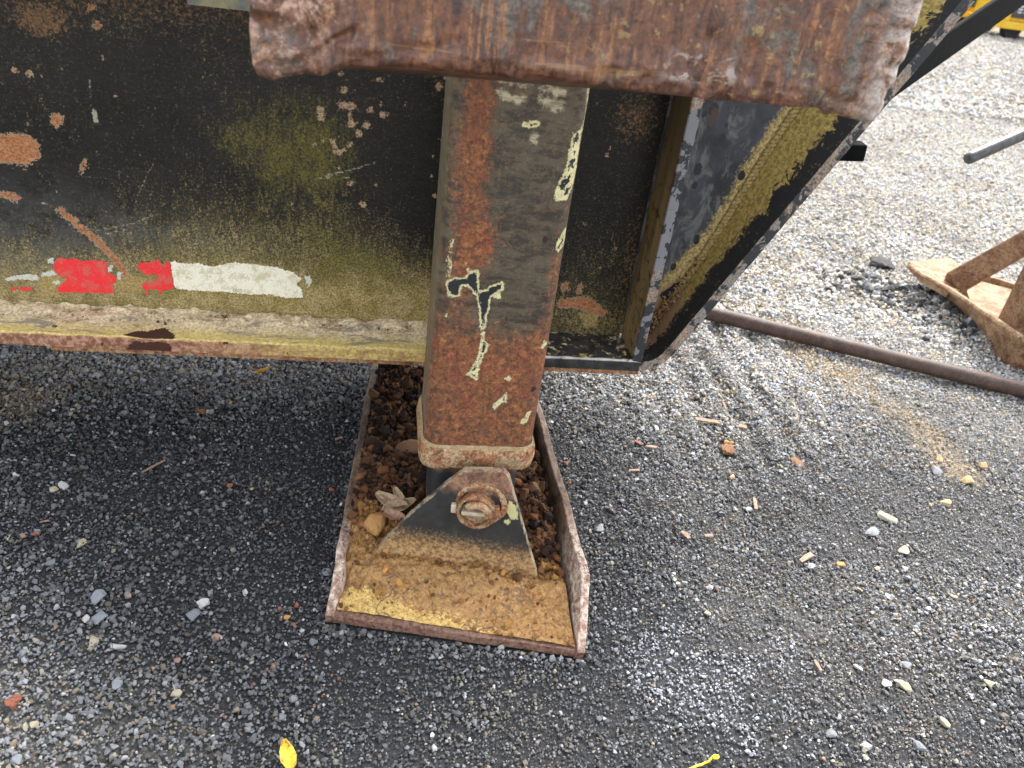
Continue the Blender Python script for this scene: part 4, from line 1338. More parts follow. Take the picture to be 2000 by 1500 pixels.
# round brace welding the bracket to the inner tube
for u_ in (.085, .185): hull_box('bracket_rib', [G3(u_, .03, -.0125), G3(u_ + .012, .03, -.0125), (u_ + .012, .866, .03), (u_, .866, .03), G3(u_ + (.04 if u_ < .1 else -.01), .15, -.0125), G3(u_ + (.052 if u_ < .1 else .002), .15, -.0125), (u_ + (.05 if u_ < .1 else .0), .866, .15), (u_ + (.04 if u_ < .1 else -.012), .866, .15)], MG, br_, .001)

# ---- battered plate across the top
bz = np.array([(-.11, .697), (-.088, .695), (-.05, .703), (-.02, .712), (.0, .714), (.048, .716), (.10, .716), (.151, .715), (.22, .714), (.30, .713), (.36, .712), (.395, .710), (.412, .7095), (.43, .712)])
lp = rrect(-.1035, .4235, .655, .712, .016, .0032, 6, 6)
loops = []
tt = np.concatenate([np.linspace(0, 1, 64)])
for t in tt:
    zb = np.interp(lp[:, 0], bz[:, 0], bz[:, 1]) + (fbm(np.column_stack([lp[:, 0], lp[:, 1]]), 80, 4, 51) - .5) * .013
    ins = .0025 * (1 - min(1, t * 20)) ** 1.5
    q = lp.copy(); cxy = q - np.array([.16, .684]); q = q - np.sign(cxy) * ins * np.minimum(1, np.abs(cxy) / .01)
    loops.append(np.column_stack([q, zb + (.835 - zb) * t]))


def bump_disp(V):
    d = np.zeros_like(V)
    p = V[:, [0, 2]]
    low = sstep(V[:, 2], .752, .705)
    ends = np.maximum(sstep(V[:, 0], -.02, -.10), sstep(V[:, 0], .35, .42))
    rg = 1 - np.abs(2 * fbm(np.column_stack([p[:, 0] * 1, p[:, 1] * 1.6]), 34, 3, 53) - 1)
    d[:, 1] = -(rg - .6) * .014 * np.maximum(low, ends) - (fbm(p, 20, 4, 55) - .5) * .005
    for (x, y, s, dep) in ((610, 60, .0042, .006), (516, 90, .004, .006), (1265, 140, .006, -.004), (1262, 150, .005, .005), (1480, 60, .007, -.003), (1390, 75, .006, .003), (1030, 130, .004, -.003), (870, 90, .012, .002), (1620, 185, .006, .004)):
        c = W(x, y, .655); g = np.exp(-((p[:, 0] - c[0]) ** 2 + (p[:, 1] - c[1]) ** 2) / s ** 2); d[:, 1] += g * dep
    for (a, b, s, dep) in (((560, 115), (680, 50), .0035, -.004), ((565, 125), (690, 62), .003, .003), ((1027, 60), (1035, 140), .003, -.0025), ((700, 110), (760, 95), .003, -.003)):
        dd = seg_sdf(p, [W(*a, .655), W(*b, .655)], 0); d[:, 1] += np.exp(-(dd / s) ** 2) * dep
    d[:, 1] *= (V[:, 1] < .69) * (.3 + .7 * sstep(np.repeat(tt, len(lp)), .0, .12))
    d[:, 0] = (fbm(V, 30, 3, 57) - .5) * .006 * (np.abs(V[:, 0] - .16) > .25)
    return d


bmp = loft('bumper_plate', loops, MBU, trailer, None, bump_disp)
bmp['label'] = 'battered rusty brown steel plate with dented lower edge hanging in front'

# ---- brace behind the slope, stub, far beam, deck (unseen overhead, added to shade the ground)
def bar(name, a, b, wx, wy, mat, parent, up=(0, 0, 1), bev=.003, flare=1.0):
    a, b = Vector(a), Vector(b); d = (b - a).normalized(); s = d.cross(Vector(up)).normalized(); u = s.cross(d)
    P8 = []
    for c in (a, b):
        for (i, j) in ((-1, -1), (1, -1), (1, 1), (-1, 1)): P8.append(c + (s * i * wx / 2 + u * j * wy / 2) * (flare if c is a else 1.0))
    return hull_box(name, P8, mat, parent, bev)


p0 = at(1668, 214, 1, 1.20); p1 = at(2040, -44, 1, 1.62)
bar('diagonal_brace', p0, p1 + (p1 - p0) * .6, .009, .056, M_BRACE, trailer)
p0 = at(1655, 296, 1, 1.17)
bar('bolt_stub', (p0[0] - .02, 1.17, p0[2]), (p0[0] + .022, 1.165, p0[2] + .004), .03, .026, M_BRACE, trailer)
bm = bmesh.new(); box_bm(bm, (-3.2, 1.115, .845), (.72, 1.80, .89), .004)
dk = bm_link('shade_slab', bm, M_SHADE_SLAB, trailer); dk['label'] = 'unseen slab above the beams, added to shade the ground'
bm = bmesh.new(); box_bm(bm, (-3, 1.72, .26), (.42, 1.732, .84)); box_bm(bm, (-3, 1.733, .24), (.42, 1.80, .259))
bm_link('far_beam', bm, M_BLACK, trailer)
for x in (-2.2, -1.1, .25):
    bm = bmesh.new(); box_bm(bm, (x, 1.115, .60), (x + .012, 1.718, .84)); bm_link('cross_member', bm, M_BLACK, trailer)

# ------------------------------------------------------------------ soil in the tray
def pad_edges(y):
    t = (y - .742) / (1.34 - .742)
    return -.0385 + .048 * t, np.where(y > .8, .274, .27)


xs_ = np.linspace(0, 1, 120); ys_ = np.linspace(0, 1, 190)
V = []
for t in ys_:
    for s in xs_:
        a = FLc + np.array([.0115, .010]); b = FRc + np.array([-.009, .007]); c = BLc + np.array([.012, -.012]); d = BRc + np.array([-.010, -.014])
        V.append((a * (1 - s) + b * s) * (1 - t) + (c * (1 - s) + d * s) * t)
V = np.array(V)
dist = (V - np.array([0, .845 - .115])) @ np.array([.2233, .9747]) + .012   # distance behind the front edge
h = .0122 + .018 * sstep(dist, .03, .115) + .022 * sstep(dist, .13, .22)
lum = fbm(V, 26, 4, 111); lum2 = 1 - np.abs(2 * fbm(V, 60, 4, 112) - 1)
u01 = np.tile(xs_, len(ys_))
amp = .25 + .75 * np.maximum(sstep(dist, .07, .16), .7 * sstep(u01, .3, .08) * sstep(dist, .03, .07))
h = h + (lum - .5) * .030 * amp + (lum2 - .7) * .020 * amp + .0015 * (fbm(V, 120, 3, 113) - .5) * (1 + 1.5 * sstep(dist, .02, .06))
h = np.maximum(h, .0119 + .001 * lum)
# packed higher along the left wall, washed off towards the right wall
u01 = np.tile(xs_, len(ys_))
h = h + .012 * sstep(u01, .28, .05) * sstep(dist, .06, .16) - .010 * sstep(u01, .9, 1.0) * sstep(dist, .1, .2)
h = np.clip(h, .0119, .066)
och = sstep(dist, .22, .10) * (.75 + .5 * (fbm(V, 18, 3, 115) - .5)) + .45 * gauss(V, pz(745, 1050), .04) * 1
yel = .8 * sstep(dist, .075, .02) * sstep(u01, .95, .5) + .5 * sstep(dist, .1, .04) * sstep(u01, .4, .1)
nx_, ny_ = len(xs_), len(ys_)
idx = np.arange(nx_ * ny_).reshape(ny_, nx_)
faces = np.column_stack([idx[:-1, :-1].ravel(), idx[:-1, 1:].ravel(), idx[1:, 1:].ravel(), idx[1:, :-1].ravel()])
soil = link('soil', np.column_stack([V, h]), faces, MS, smooth=True, attrs=dict(ochre=och, yellow=yel))
tag(soil, 'ochre and brown rusty soil filling the tray foot', None, None, 'stuff')


def soil_h(x, y):
    k = np.argmin((V[:, 0] - x) ** 2 + (V[:, 1] - y) ** 2); return float(h[k])


C_CRUMB = grain_collection('crumb_grains', 8, M_CRUMB, (.6, .95), 16, 300)
rs = np.random.default_rng(21)
pk = rs.integers(0, len(V), 9000)
pd = dist[pk]
sel = rs.random(len(pk)) < (.20 + .8 * sstep(pd, .10, .17))
pk = pk[sel]
cp = V[pk] + rs.normal(0, .0015, (len(pk), 2))
sz = np.clip(np.exp(rs.normal(np.log(.0055), .7, len(pk))), .0016, .028) * (.62 + .38 * sstep(dist[pk], .08, .16))
br1 = np.array([.10, .045, .022]); br2 = np.array([.20, .085, .035]); dk1 = np.array([.03, .017, .012]); oc1 = np.array([.40, .21, .06])
m = rs.random((len(pk), 1)); m2 = rs.random((len(pk), 1))
tint = np.where(m < .45, dk1, np.where(m < .8, br1, br2)) * (.6 + .8 * m2)
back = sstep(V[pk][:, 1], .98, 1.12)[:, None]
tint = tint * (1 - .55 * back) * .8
k_ = (och[pk] > .45)[:, None]
tint = np.where(k_, np.where(m < .3, np.array([.22, .10, .045]), np.where(m < .5, np.array([.48, .22, .07]), oc1)) * (.4 + .8 * m2), tint)
scatter('soil_crumbs', np.column_stack([cp, h[pk] + sz * .2]), sz, tint, C_CRUMB, 'brown soil crumbs lying in the tray foot', .8, 9)

# crumbs and dust lumps on the beam's bottom flange
rs = np.random.default_rng(23)
nn_ = 2600
cx_ = rs.uniform(-.76, .066, nn_); cy_ = WY - .001 - np.abs(rs.normal(0, .016, nn_))
cy_ = np.clip(cy_, FY + .012, WY - .002)
sz = np.clip(np.exp(rs.normal(np.log(.0026), .5, nn_)), .001, .007)
tint = np.array([.55, .42, .25]) * rs.uniform(.4, 1.2, (nn_, 1))
dk_ = rs.random(nn_) < .1
tint[dk_] = np.array([.09, .06, .04])
scatter('ledge_dirt', np.column_stack([cx_, cy_, np.full(nn_, FZ + .0028)]), sz, tint, C_CRUMB, 'tan dirt crumbs lying along the ledge of the beam', .6, 10)
# rust and mud packed in the corner of the end bay
nn_ = 900
zc_ = .262 + np.abs(rs.normal(0, .055, nn_)); zc_ = np.clip(zc_, .262, .40)
xc_ = np.array([float(inner_x(z)) for z in zc_]) - np.abs(rs.normal(0, .008, nn_)); xc_ = np.maximum(xc_, .404)
yc_ = WY - .002 - np.abs(rs.normal(0, .006, nn_))
sz = np.clip(np.exp(rs.normal(np.log(.0034), .5, nn_)), .0014, .009)
tint = np.where(rs.random((nn_, 1)) < .5, np.array([.16, .075, .035]), np.array([.36, .23, .11])) * rs.uniform(.5, 1.2, (nn_, 1))
scatter('corner_mud', np.column_stack([xc_, yc_, zc_]), sz, tint, C_CRUMB, 'rusty mud packed in the corner of the end bay', .9, 11)


# ------------------------------------------------------------------ loose things
STONE_MATS = {}


def smat(kind):
    if kind in STONE_MATS: return STONE_MATS[kind]
    pal = {'white': ((.36, .36, .345), (.54, .53, .50)), 'cream': ((.32, .28, .18), (.50, .45, .33)), 'grey': ((.13, .14, .15), (.25, .26, .275)), 'blue': ((.16, .172, .185), (.31, .325, .34)),
           'dark': ((.04, .043, .045), (.085, .087, .09)), 'tan': ((.36, .25, .12), (.52, .39, .22)), 'brick': ((.20, .065, .035), (.36, .14, .08)), 'pink': ((.26, .15, .11), (.42, .27, .20)),
           'orange': ((.42, .19, .05), (.55, .28, .10)), 'brown': ((.11, .055, .028), (.24, .13, .065)), 'wood': ((.19, .11, .075), (.36, .25, .18)), 'clod': ((.022, .022, .023), (.06, .058, .055)), 'ochre': ((.30, .14, .045), (.50, .29, .10))}[kind]
    STONE_MATS[kind] = mat_plain(kind + '_surface', pal[0], pal[1], 260, .85, .5, .0012, .3)
    return STONE_MATS[kind]


def pebble_mesh(seed, mat, flat=.6, elong=1.0, lump=.12):
    bm = bmesh.new()
    r = np.random.default_rng(seed)
    P = r.normal(size=(16, 3)); P /= np.linalg.norm(P, axis=1)[:, None]
    P *= .42 + .16 * r.random((16, 1))
    for q in P: bm.verts.new(q)
    bmesh.ops.convex_hull(bm, input=bm.verts[:])
    bmesh.ops.delete(bm, geom=[v for v in bm.verts if not v.link_faces], context='VERTS')
    bmesh.ops.bevel(bm, geom=bm.edges[:], offset=.045, segments=1, affect='EDGES')
    bmesh.ops.triangulate(bm, faces=bm.faces[:])
    es = [e for e in bm.edges if e.calc_length() > .16]
    bmesh.ops.subdivide_edges(bm, edges=es, cuts=1); bmesh.ops.triangulate(bm, faces=bm.faces[:])
    co = np.array([v.co[:] for v in bm.verts])
    n = fbm(co + seed, 3.5, 3, seed) - .5
    for v, k in zip(bm.verts, n):
        v.co *= 1 + lump * 2 * k
        v.co.x *= elong; v.co.z *= flat
    me = bpy.data.meshes.new('pebble'); bm.to_mesh(me); bm.free(); me.materials.append(mat)
    return me


def put(name, cat, px, py, wpx, kind, label, flat=.55, elong=1.2, group=None, rot=None, lump=.12, z=None, seed=None):
    """A loose piece lying where the photograph shows it, wpx photograph pixels across."""
    g = at(px, py, 2, 0.0) if z is None else at(px, py, 2, z)
    if z is None:
        gzv = float(ground_z(np.array([g[:2]]))[0]); g = at(px, py, 2, gzv + .003)
        gzv = float(ground_z(np.array([g[:2]]))[0])
    else: gzv = z
    dist_ = np.linalg.norm(g - CAMP)
    s = .9 * wpx * dist_ / 1620 / max(1.0, elong * .9)
    seed = seed if seed is not None else int(px * 7 + py * 13)
    o = bpy.data.objects.new(name, pebble_mesh(seed, smat(kind), flat, elong, lump)); col.objects.link(o)
    o.location = (g[0], g[1], gzv + s * flat * .28); o.scale = (s, s, s)
    r = random.Random(seed)
    o.rotation_euler = (r.uniform(-.2, .2), r.uniform(-.2, .2), rot if rot is not None else r.uniform(0, 6.28))
    tag(o, label, cat, group)
    return o


PG_ = 'pale stones lying on the gravel'
for a in (
    (105, 955, 17, 'cream', 'cream stone left of a white stone in the dark gravel at left', .7, 1.0),
    (124, 949, 23, 'white', 'white wedge stone touching the cream stone in the dark gravel at left', .6, 1.2),
    (162, 1058, 27, 'cream', 'flat cream stone at left, below the cream and white pair', .5, 1.4),
    (192, 1168, 33, 'blue', 'pointed pale blue grey stone, upper one of two at left', .9, 1.1),
    (193, 1205, 35, 'blue', 'angular blue grey stone, lower one of two at left', .6, 1.25),
    (165, 1207, 20, 'white', 'small pale stone at the left side of the angular blue grey stone', .6, 1.1),
    (219, 1204, 20, 'grey', 'small grey stone at the right side of the angular blue grey stone', .5, 1.3),
    (181, 1255, 34, 'cream', 'long cream stone below the two blue grey stones at left', .45, 2.0),
    (230, 1259, 30, 'white', 'crusty white stone right of the long cream stone', .5, 1.3),
    (376, 1202, 32, 'grey', 'dark grey stone touching the knobbly white lump', .6, 1.15),
    (424, 1244, 22, 'pink', 'pinkish tan stone below the knobbly white lump', .55, 1.1),
    (228, 1337, 36, 'blue', 'long blue grey stone alone in the lower left gravel', .45, 1.8),
    (345, 1354, 22, 'cream', 'mottled cream stone in the lower left gravel above the pale crusty patch', .7, 1.0),
    (346, 1289, 14, 'pink', 'small pinkish white stone between the pinkish tan and mottled stones', .7, 1.1),
    (51, 1414, 20, 'cream', 'narrow cream stone below the red brown brick lump', .45, 1.9),
    (32, 1482, 26, 'blue', 'pale blue grey stone in the bottom left corner', .5, 1.2),
    (394, 869, 15, 'grey', 'smooth light grey pebble alone on dark gravel left of the pad', .7, 1.1),
    (99, 1100, 24, 'grey', 'grey stone at left between flat cream stone and blue grey pair', .6, 1.2),
    (640, 1116, 26, 'blue', 'pale grey stone touching the left rim of the foot pad', .5, 1.3),
    (479, 1155, 19, 'white', 'flat white chip left of the foot pad', .4, 1.6),
    (439, 1414, 12, 'white', 'small white pebble left above the yellow leaf', .7, 1.2),
    (1170, 1032, 26, 'blue', 'pale blue stone just right of the foot pad rim', .6, 1.1),
    (1282, 834, 20, 'white', 'white flat stone left of the long wood splinter', .4, 1.5),
    (1435, 993, 16, 'blue', 'pale grey wedge stone left of an upright wood chip', .7, 1.0),
    (1461, 995, 22, 'blue', 'pale angular stone directly left below an upright wood chip', .6, 1.2),
    (1585, 1107, 20, 'white', 'white stone below the pink wood chip', .6, 1.2),
    (1732, 1010, 40, 'cream', 'largest cream stone in the right gravel', .5, 1.6),
    (1702, 1040, 36, 'blue', 'large blue grey stone below the largest cream stone', .5, 1.4),
    (1765, 1075, 28, 'cream', 'knobbly cream stone at right below the large blue grey stone', .6, 1.5),
    (1845, 982, 24, 'tan', 'rounded tan stone in the gravel at right', .8, 1.1),
    (1890, 940, 28, 'tan', 'tan lump of hardened soil near the sandy streak at right', .7, 1.1),
    (1834, 896, 18, 'tan', 'rounded tan pebble inside the sandy streak', .8, 1.1),
    (1920, 909, 20, 'tan', 'tan pebble at the right end of the sandy streak', .8, 1.1),
    (1830, 920, 30, 'grey', 'flat grey stone under the sandy streak', .4, 1.3),
    (1768, 1110, 14, 'white', 'small pale wedge below the knobbly cream stone', .6, 1.1),
    (1862, 1161, 22, 'cream', 'cream sliver of stone at right', .4, 2.2),
    (1736, 1164, 20, 'white', 'white stone left of the cream sliver', .6, 1.4),
    (1766, 1338, 34, 'cream', 'rectangular cream stone in the lower right gravel', .5, 1.6),
    (1733, 1333, 22, 'white', 'pale stone left of the rectangular cream stone', .5, 1.2),
    (1935, 1333, 22, 'cream', 'cream stone near the right border below mid height', .6, 1.2),
    (1691, 1455, 24, 'white', 'white pear shaped stone near the bottom right', .6, 1.3),
    (1692, 1477, 13, 'cream', 'small cream stone below the white pear shaped stone', .7, 1.1),
    (1793, 1457, 28, 'grey', 'grey angular stone right of the white pear shaped stone', .6, 1.2),
    (1623, 1432, 28, 'grey', 'grey elongated stone left of the white pear shaped stone', .5, 1.6),
    (1382, 1196, 16, 'cream', 'cream pebble above the white powdery patch', .6, 1.2),
    (1325, 1140, 12, 'cream', 'little cream pebble above left of the white powdery patch', .7, 1.0),
    (1582, 769, 22, 'cream', 'flat cream stone above the long wood splinter', .4, 1.7),
    (1770, 1297, 22, 'blue', 'pale grey stone above the rectangular cream stone', .6, 1.2),
    (1677, 1302, 20, 'white', 'pale stone left above the rectangular cream stone', .5, 1.4),
    (1845, 1410, 22, 'cream', 'pale cream stone right of the rectangular cream stone, lower', .6, 1.2),
    (1427, 932, 18, 'tan', 'yellowish tan pebble below the brown clod', .8, 1.0),
):
    put('stone', 'stone', a[0], a[1], a[2], a[3], a[4], a[5], a[6], PG_)

for a in (
    (24, 1368, 36, 'brick', 'stone', 'red brown brick lump at the lower left border', .65, 1.3),
    (396, 1180, 26, 'white', 'stone', 'knobbly white lump beside a dark grey stone', .9, 1.2),
    (1420, 880, 40, 'brown', 'clod', 'crumbly brown clod below the long wood splinter', .5, 1.2),
    (1424, 868, 22, 'ochre', 'clod', 'orange brown piece on top of the crumbly brown clod', .6, 1.2),
    (1557, 905, 40, 'brown', 'clod', 'flat brown crumb of soil right of the crumbly brown clod', .3, 1.4),
    (1718, 522, 60, 'clod', 'clod', 'black clod of asphalt left of the tan steel foot', .65, 1.25),
    (1640, 560, 26, 'clod', 'clod', 'dark clump left of the black clod', .6, 1.4),
    (1770, 492, 34, 'clod', 'clod', 'flat dark clump behind the black clod', .35, 1.6),
    (1610, 482, 22, 'clod', 'clod', 'small dark clump far left of the black clod', .35, 1.6),
    (395, 803, 34, 'brown', 'leaf', 'curled dark brown leaf scrap on the dark gravel', .25, 1.5),
    (448, 786, 12, 'orange', 'stone', 'orange crumb right of the dark brown leaf scrap', .8, 1.1),
    (475, 748, 18, 'pink', 'leaf', 'pinkish tan scrap left of the orange leaf', .35, 1.4),
):
    put('clod' if a[4] == 'clod' else ('leaf_scrap' if a[4] == 'leaf' else 'stone'), a[4], a[0], a[1], a[2], a[3], a[5], a[6], a[7], lump=.5)


def chip(px, py, px2, py2, wpx, kind, label, thick=.35, name='wood_chip', cat='wood chip', z=0.0):
    a = at(px, py, 2, z); b = at(px2, py2, 2, z)
    ga = float(ground_z(np.array([a[:2]]))[0]); gb = float(ground_z(np.array([b[:2]]))[0])
    a[2] = ga + .005; b[2] = gb + .006
    a = Vector(a); b = Vector(b); d = (b - a); L = d.length; d.normalize(); s = d.cross(Vector((0, 0, 1))).normalized(); u = s.cross(d)
    wd = .8 * wpx * (a - Vector(CAMP)).length / 1600
    bm = bmesh.new(); secs = []
    r = random.Random(int(px + py))
    m = 10 if L > .05 else 3
    for i in range(m + 1):
        t = i / m; k = .92 + r.uniform(-.08, .08)
        if i == 0: k *= .8
        c = a + d * (L * t + (r.uniform(-.12, .12) * wd if i in (0, m) else 0)) + u * (wd * .04 * math.sin(t * 3))
        sec = [bm.verts.new(c + s * sx * wd * .5 * k + u * su * wd * thick * k) for sx, su in ((-1, 0), (-.96, .8), (0, .9 + .08 * (i % 2)), (.97, .75), (1, 0), (0, -.3))]
        secs.append(sec)
    for i in range(m):
        for k in range(6): bm.faces.new((secs[i][k], secs[i][(k + 1) % 6], secs[i + 1][(k + 1) % 6], secs[i + 1][k]))
    bm.faces.new(secs[0][::-1]); bm.faces.new(secs[-1])
    o = bm_link(name, bm, smat(kind)); tag(o, label, cat)
    return o


chip(1357, 820, 1458, 833, 14, 'wood', 'long split wood splinter lying on the gravel right of the foot pad', .4, 'wood_splinter')
chip(279, 925, 323, 902, 6, 'wood', 'thin brown twig on the dark gravel left of the foot pad', .5, 'twig', 'twig')
for a in ((1474, 970, 1477, 995, 9, 'wood', 'upright orange wood chip in the right gravel'), (1330, 1044, 1345, 1058, 12, 'wood', 'square wood chip left of a flat wood chip'), (1374, 1051, 1391, 1052, 11, 'wood', 'flat wood chip right of the square wood chip'),
          (1563, 1097, 1584, 1085, 14, 'pink', 'pink wood chip above a white stone'), (1633, 1106, 1646, 1107, 12, 'orange', 'orange wood chip right of the pink wood chip'), (1585, 1300, 1598, 1321, 8, 'wood', 'slanting wood chip in the lower right gravel'),
          (1228, 922, 1248, 924, 7, 'pink', 'thin pink chip right of the leg bracket'), (1263, 873, 1282, 877, 9, 'pink', 'pink chip above the thin pink chip'), (1240, 862, 1252, 870, 8, 'brick', 'red chip left above the pink chip'), (655, 861, 668, 858, 7, 'pink', 'pink chip left of the tray foot rim'),
          (42, 1046, 49, 1054, 9, 'pink', 'pink chip at the left border by a red chip'), (64, 1048, 78, 1047, 8, 'brick', 'red chip right of a pink chip at the left border'), (78, 1020, 96, 1018, 5, 'wood', 'tan splinter above the pink and red chips'),
          (1410, 786, 1418, 800, 6, 'wood', 'tan chip above the long wood splinter'), (1395, 773, 1408, 782, 5, 'wood', 'orange chip highest above the long wood splinter')):
    chip(*a)
for k, (x, y, s_, kd, lb) in enumerate(((578, 1180, 14, 'brick', 'upper right rust red crumb of the cluster left of the pad corner'), (547, 1187, 11, 'brick', 'left rust red crumb of the cluster left of the pad corner'), (561, 1204, 16, 'orange', 'orange middle crumb of the cluster left of the pad corner'), (573, 1217, 12, 'brick', 'lowest red crumb of the cluster left of the pad corner'), (648, 955, 13, 'brick', 'single rust red crumb left of the pad rim'), (1105, 905, 14, 'brick', 'rust red crumb right of the upper pad rim'), (1112, 940, 14, 'brown', 'brown crumb right of the upper pad rim'), (491, 953, 11, 'tan', 'tan crumb on dark gravel left of the pad'), (449, 946, 14, 'brick', 'dark red crumb left of the tan crumb'))):
    put('rust_crumb', 'crumb', x, y, s_, kd, lb, .7, 1.1, 'rust coloured crumbs on the gravel')

# many small pale pebbles nothing tells apart
r = np.random.default_rng(77)
proto = [pebble_mesh(900 + k, smat(kd), .6, 1.2) for k, kd in enumerate(('white', 'cream', 'blue', 'cream', 'white', 'pink'))]
cnt = 0
while cnt < 150:
    x, y = r.uniform(0, 2000), r.uniform(705, 1495)
    q = at(x, y, 2, 0.0)
    if sdf(np.array([q[:2]]), PADPOLY)[0] < .012: continue
    s = r.uniform(3.5, 7.5) * np.linalg.norm(q - CAMP) / 1600
    o = bpy.data.objects.new('small_pebble', proto[cnt % 6]); col.objects.link(o)
    zz_ = float(ground_z(np.array([q[:2]]))[0])
    o.location = (q[0], q[1], zz_ + s * .22); o.scale = (s, s, s); o.rotation_euler = (r.uniform(-.4, .4), r.uniform(-.4, .4), r.uniform(0, 6))
    tag(o, 'tiny pale pebble scattered loose on the dark gravel', 'pebble', 'tiny pale pebbles scattered on the dark gravel')
    cnt += 1


# ---- leaves
def leaf_obj(name, base, tip, width, curl, mat, label, nrm=(0, 0, 1), cat='leaf', lift=.004, seed=0):
    base, tip = Vector(base), Vector(tip); d = tip - base; L = d.length; d.normalize(); nrm = Vector(nrm).normalized()
    s = d.cross(nrm).normalized(); u = s.cross(d)
    r = random.Random(seed); m, k = 14, 6
    V = []; F = []
    for i in range(m + 1):
        t = i / m; w_ = width * (math.sin(math.pi * t ** .85) ** .8 if 0 < t < 1 else .03) * (1 + r.uniform(-.06, .06))
        for j in range(-k, k + 1):
            v = j / k
            c = base + d * L * t + s * v * w_ / 2 + u * (lift + curl * L * (t - .4) ** 2 + .28 * width * abs(v) ** 1.5 * (1 if w_ > .001 else 0) + r.uniform(-1, 1) * width * .015)
            V.append(c)
    n = 2 * k + 1
    for i in range(m):
        for j in range(n - 1): F.append((i * n + j, i * n + j + 1, (i + 1) * n + j + 1, (i + 1) * n + j))
    o = link(name, V, F, mat, smooth=True)
    md = o.modifiers.new('thickness', 'SOLIDIFY'); md.thickness = .0004
    if label: tag(o, label, cat)
    return o


def mat_leaf(name, a, b, spot):
    n = N(name); f = n.noise(220, 5, .7); g = n.noise(60, 4, .7)
    c = n.mix(n.step(f, .35, .65), a, b); c = n.mix(n.step(g, .54, .62), c, spot)
    return n.finish(c, .6, f, .3, .0006)


M_YL = mat_leaf('yellow_leaf_skin', (.62, .46, .03), (.72, .58, .07), (.36, .14, .03))
M_OL = mat_leaf('orange_leaf_skin', (.50, .25, .04), (.62, .36, .08), (.28, .10, .03))
M_DL = mat_leaf('dry_leaf_skin', (.28, .19, .10), (.46, .35, .21), (.20, .10, .05))
a = at(570, 1512, 2, .006); b = at(553, 1450, 2, .012)
leaf_obj('fallen_leaf', a, b, .017, .35, M_YL, 'yellow leaf with brown tip at the bottom edge of the gravel', seed=1)
a = at(495, 735, 2, .006); b = at(528, 726, 2, .010)
leaf_obj('fallen_leaf', a, b, .013, .5, M_OL, 'curled orange leaf on the gravel just below the beam', seed=2)
# dry leaves in the tray
for k, (x, y, x2, y2, wd, lb) in enumerate(((735, 972, 800, 1003, .022, 'pale dry leaf lying upper left of the bracket in the tray'), (745, 1000, 812, 985, .020, 'tan dry leaf lying across the other dry leaves in the tray'), (752, 1005, 795, 1022, .017, 'brown dry leaf lowest of the dry leaves in the tray'), (770, 960, 790, 990, .012, 'small curled dry leaf topmost in the tray'))):
    z0 = .056 + .004 * k
    leaf_obj('dry_leaf', at(x, y, 2, z0), at(x2, y2, 2, z0 + .004), wd, .6, M_DL if k != 2 else mat_leaf('brown_leaf_skin', (.20, .10, .06), (.34, .2, .12), (.1, .05, .03)), lb, (0.1, -.4, 1), seed=10 + k)
# lumps in the tray
put('clod', 'clod', 733, 1030, 62, 'ochre', 'orange ochre clod against the left rim in the tray', .8, 1.2, None, 1.3, .3, .045)
put('stone', 'stone', 800, 880, 72, 'brown', 'flat brown stone leaning against the leg in the tray', .45, 1.2, None, .3, .15, .055)
put('stone', 'stone', 748, 815, 30, 'brown', 'small brown stone at the left rim high in the tray', .7, 1.1, None, .3, .15, .05)
put('clod', 'clod', 728, 920, 44, 'brown', 'brown soil clod beside the left rim in the tray', .8, 1.1, None, .3, .35, .05)
put('clod', 'clod', 770, 900, 36, 'brown', 'rusty soil clod in front of the flat brown stone', .8, 1.1, None, 1.3, .35, .05)
put('clod', 'clod', 1040, 960, 40, 'brown', 'brown soil clod right of the leg in the tray', .8, 1.1, None, 1.9, .35, .045)
put('clod', 'clod', 1068, 1010, 34, 'brown', 'brown soil clod against the right rim in the tray', .8, 1.1, None, .9, .35, .042)
put('stone', 'stone', 1040, 1186, 15, 'blue', 'small shiny grey stone on the ochre soil at the tray front', .7, 1.1, None, .3, .1, .017)
# fibres / twigs in the tray
for k, (x, y, x2, y2, lb) in enumerate(((790, 770, 782, 790, 'thin stalk standing in dark soil under the beam'), (1020, 1000, 1045, 985, 'pale thin stalk on brown soil right of the bracket'), (700, 1150, 725, 1110, 'dark stalk at the left front of the tray soil'))):
    a = Vector(at(x, y, 2, .055 if k < 2 else .02)); b = Vector(at(x2, y2, 2, .06 if k < 2 else .026))
    o = bar('stalk', a, b, .0016, .0016, smat('wood') if k < 2 else smat('brown'), None, bev=0); tag(o, lb, 'stalk')

# yellow curly string
cv = [(1335, 1508), (1352, 1500), (1362, 1495), (1370, 1494), (1376, 1490), (1384, 1488), (1390, 1480), (1396, 1475), (1403, 1476), (1403, 1480), (1396, 1482), (1391, 1479)]
P = []
for k, (x, y) in enumerate(cv):
    q = at(x, y, 2, .006 + .003 * math.sin(k * 1.3) + (.004 if k > 8 else 0)); P.append(q)
cu = bpy.data.curves.new('yellow_string', 'CURVE'); cu.dimensions = '3D'; sp = cu.splines.new('NURBS'); sp.points.add(len(P) - 1)
for k, q in enumerate(P): sp.points[k].co = (*q, 1)
sp.use_endpoint_u = True; sp.order_u = 3; cu.bevel_depth = .0014; cu.bevel_resolution = 2
tmp = bpy.data.objects.new('yellow_string', cu); col.objects.link(tmp)
bpy.context.view_layer.update()
me = bpy.data.meshes.new_from_object(tmp.evaluated_get(bpy.context.evaluated_depsgraph_get())); bpy.data.objects.remove(tmp)
me.materials.clear(); me.materials.append(mat_plain('yellow_plastic', (.62, .55, .02), (.75, .68, .05), 60, .45))
o = bpy.data.objects.new('yellow_string', me); col.objects.link(o); tag(o, 'bright yellow plastic string with a looped end at the bottom edge', 'string')


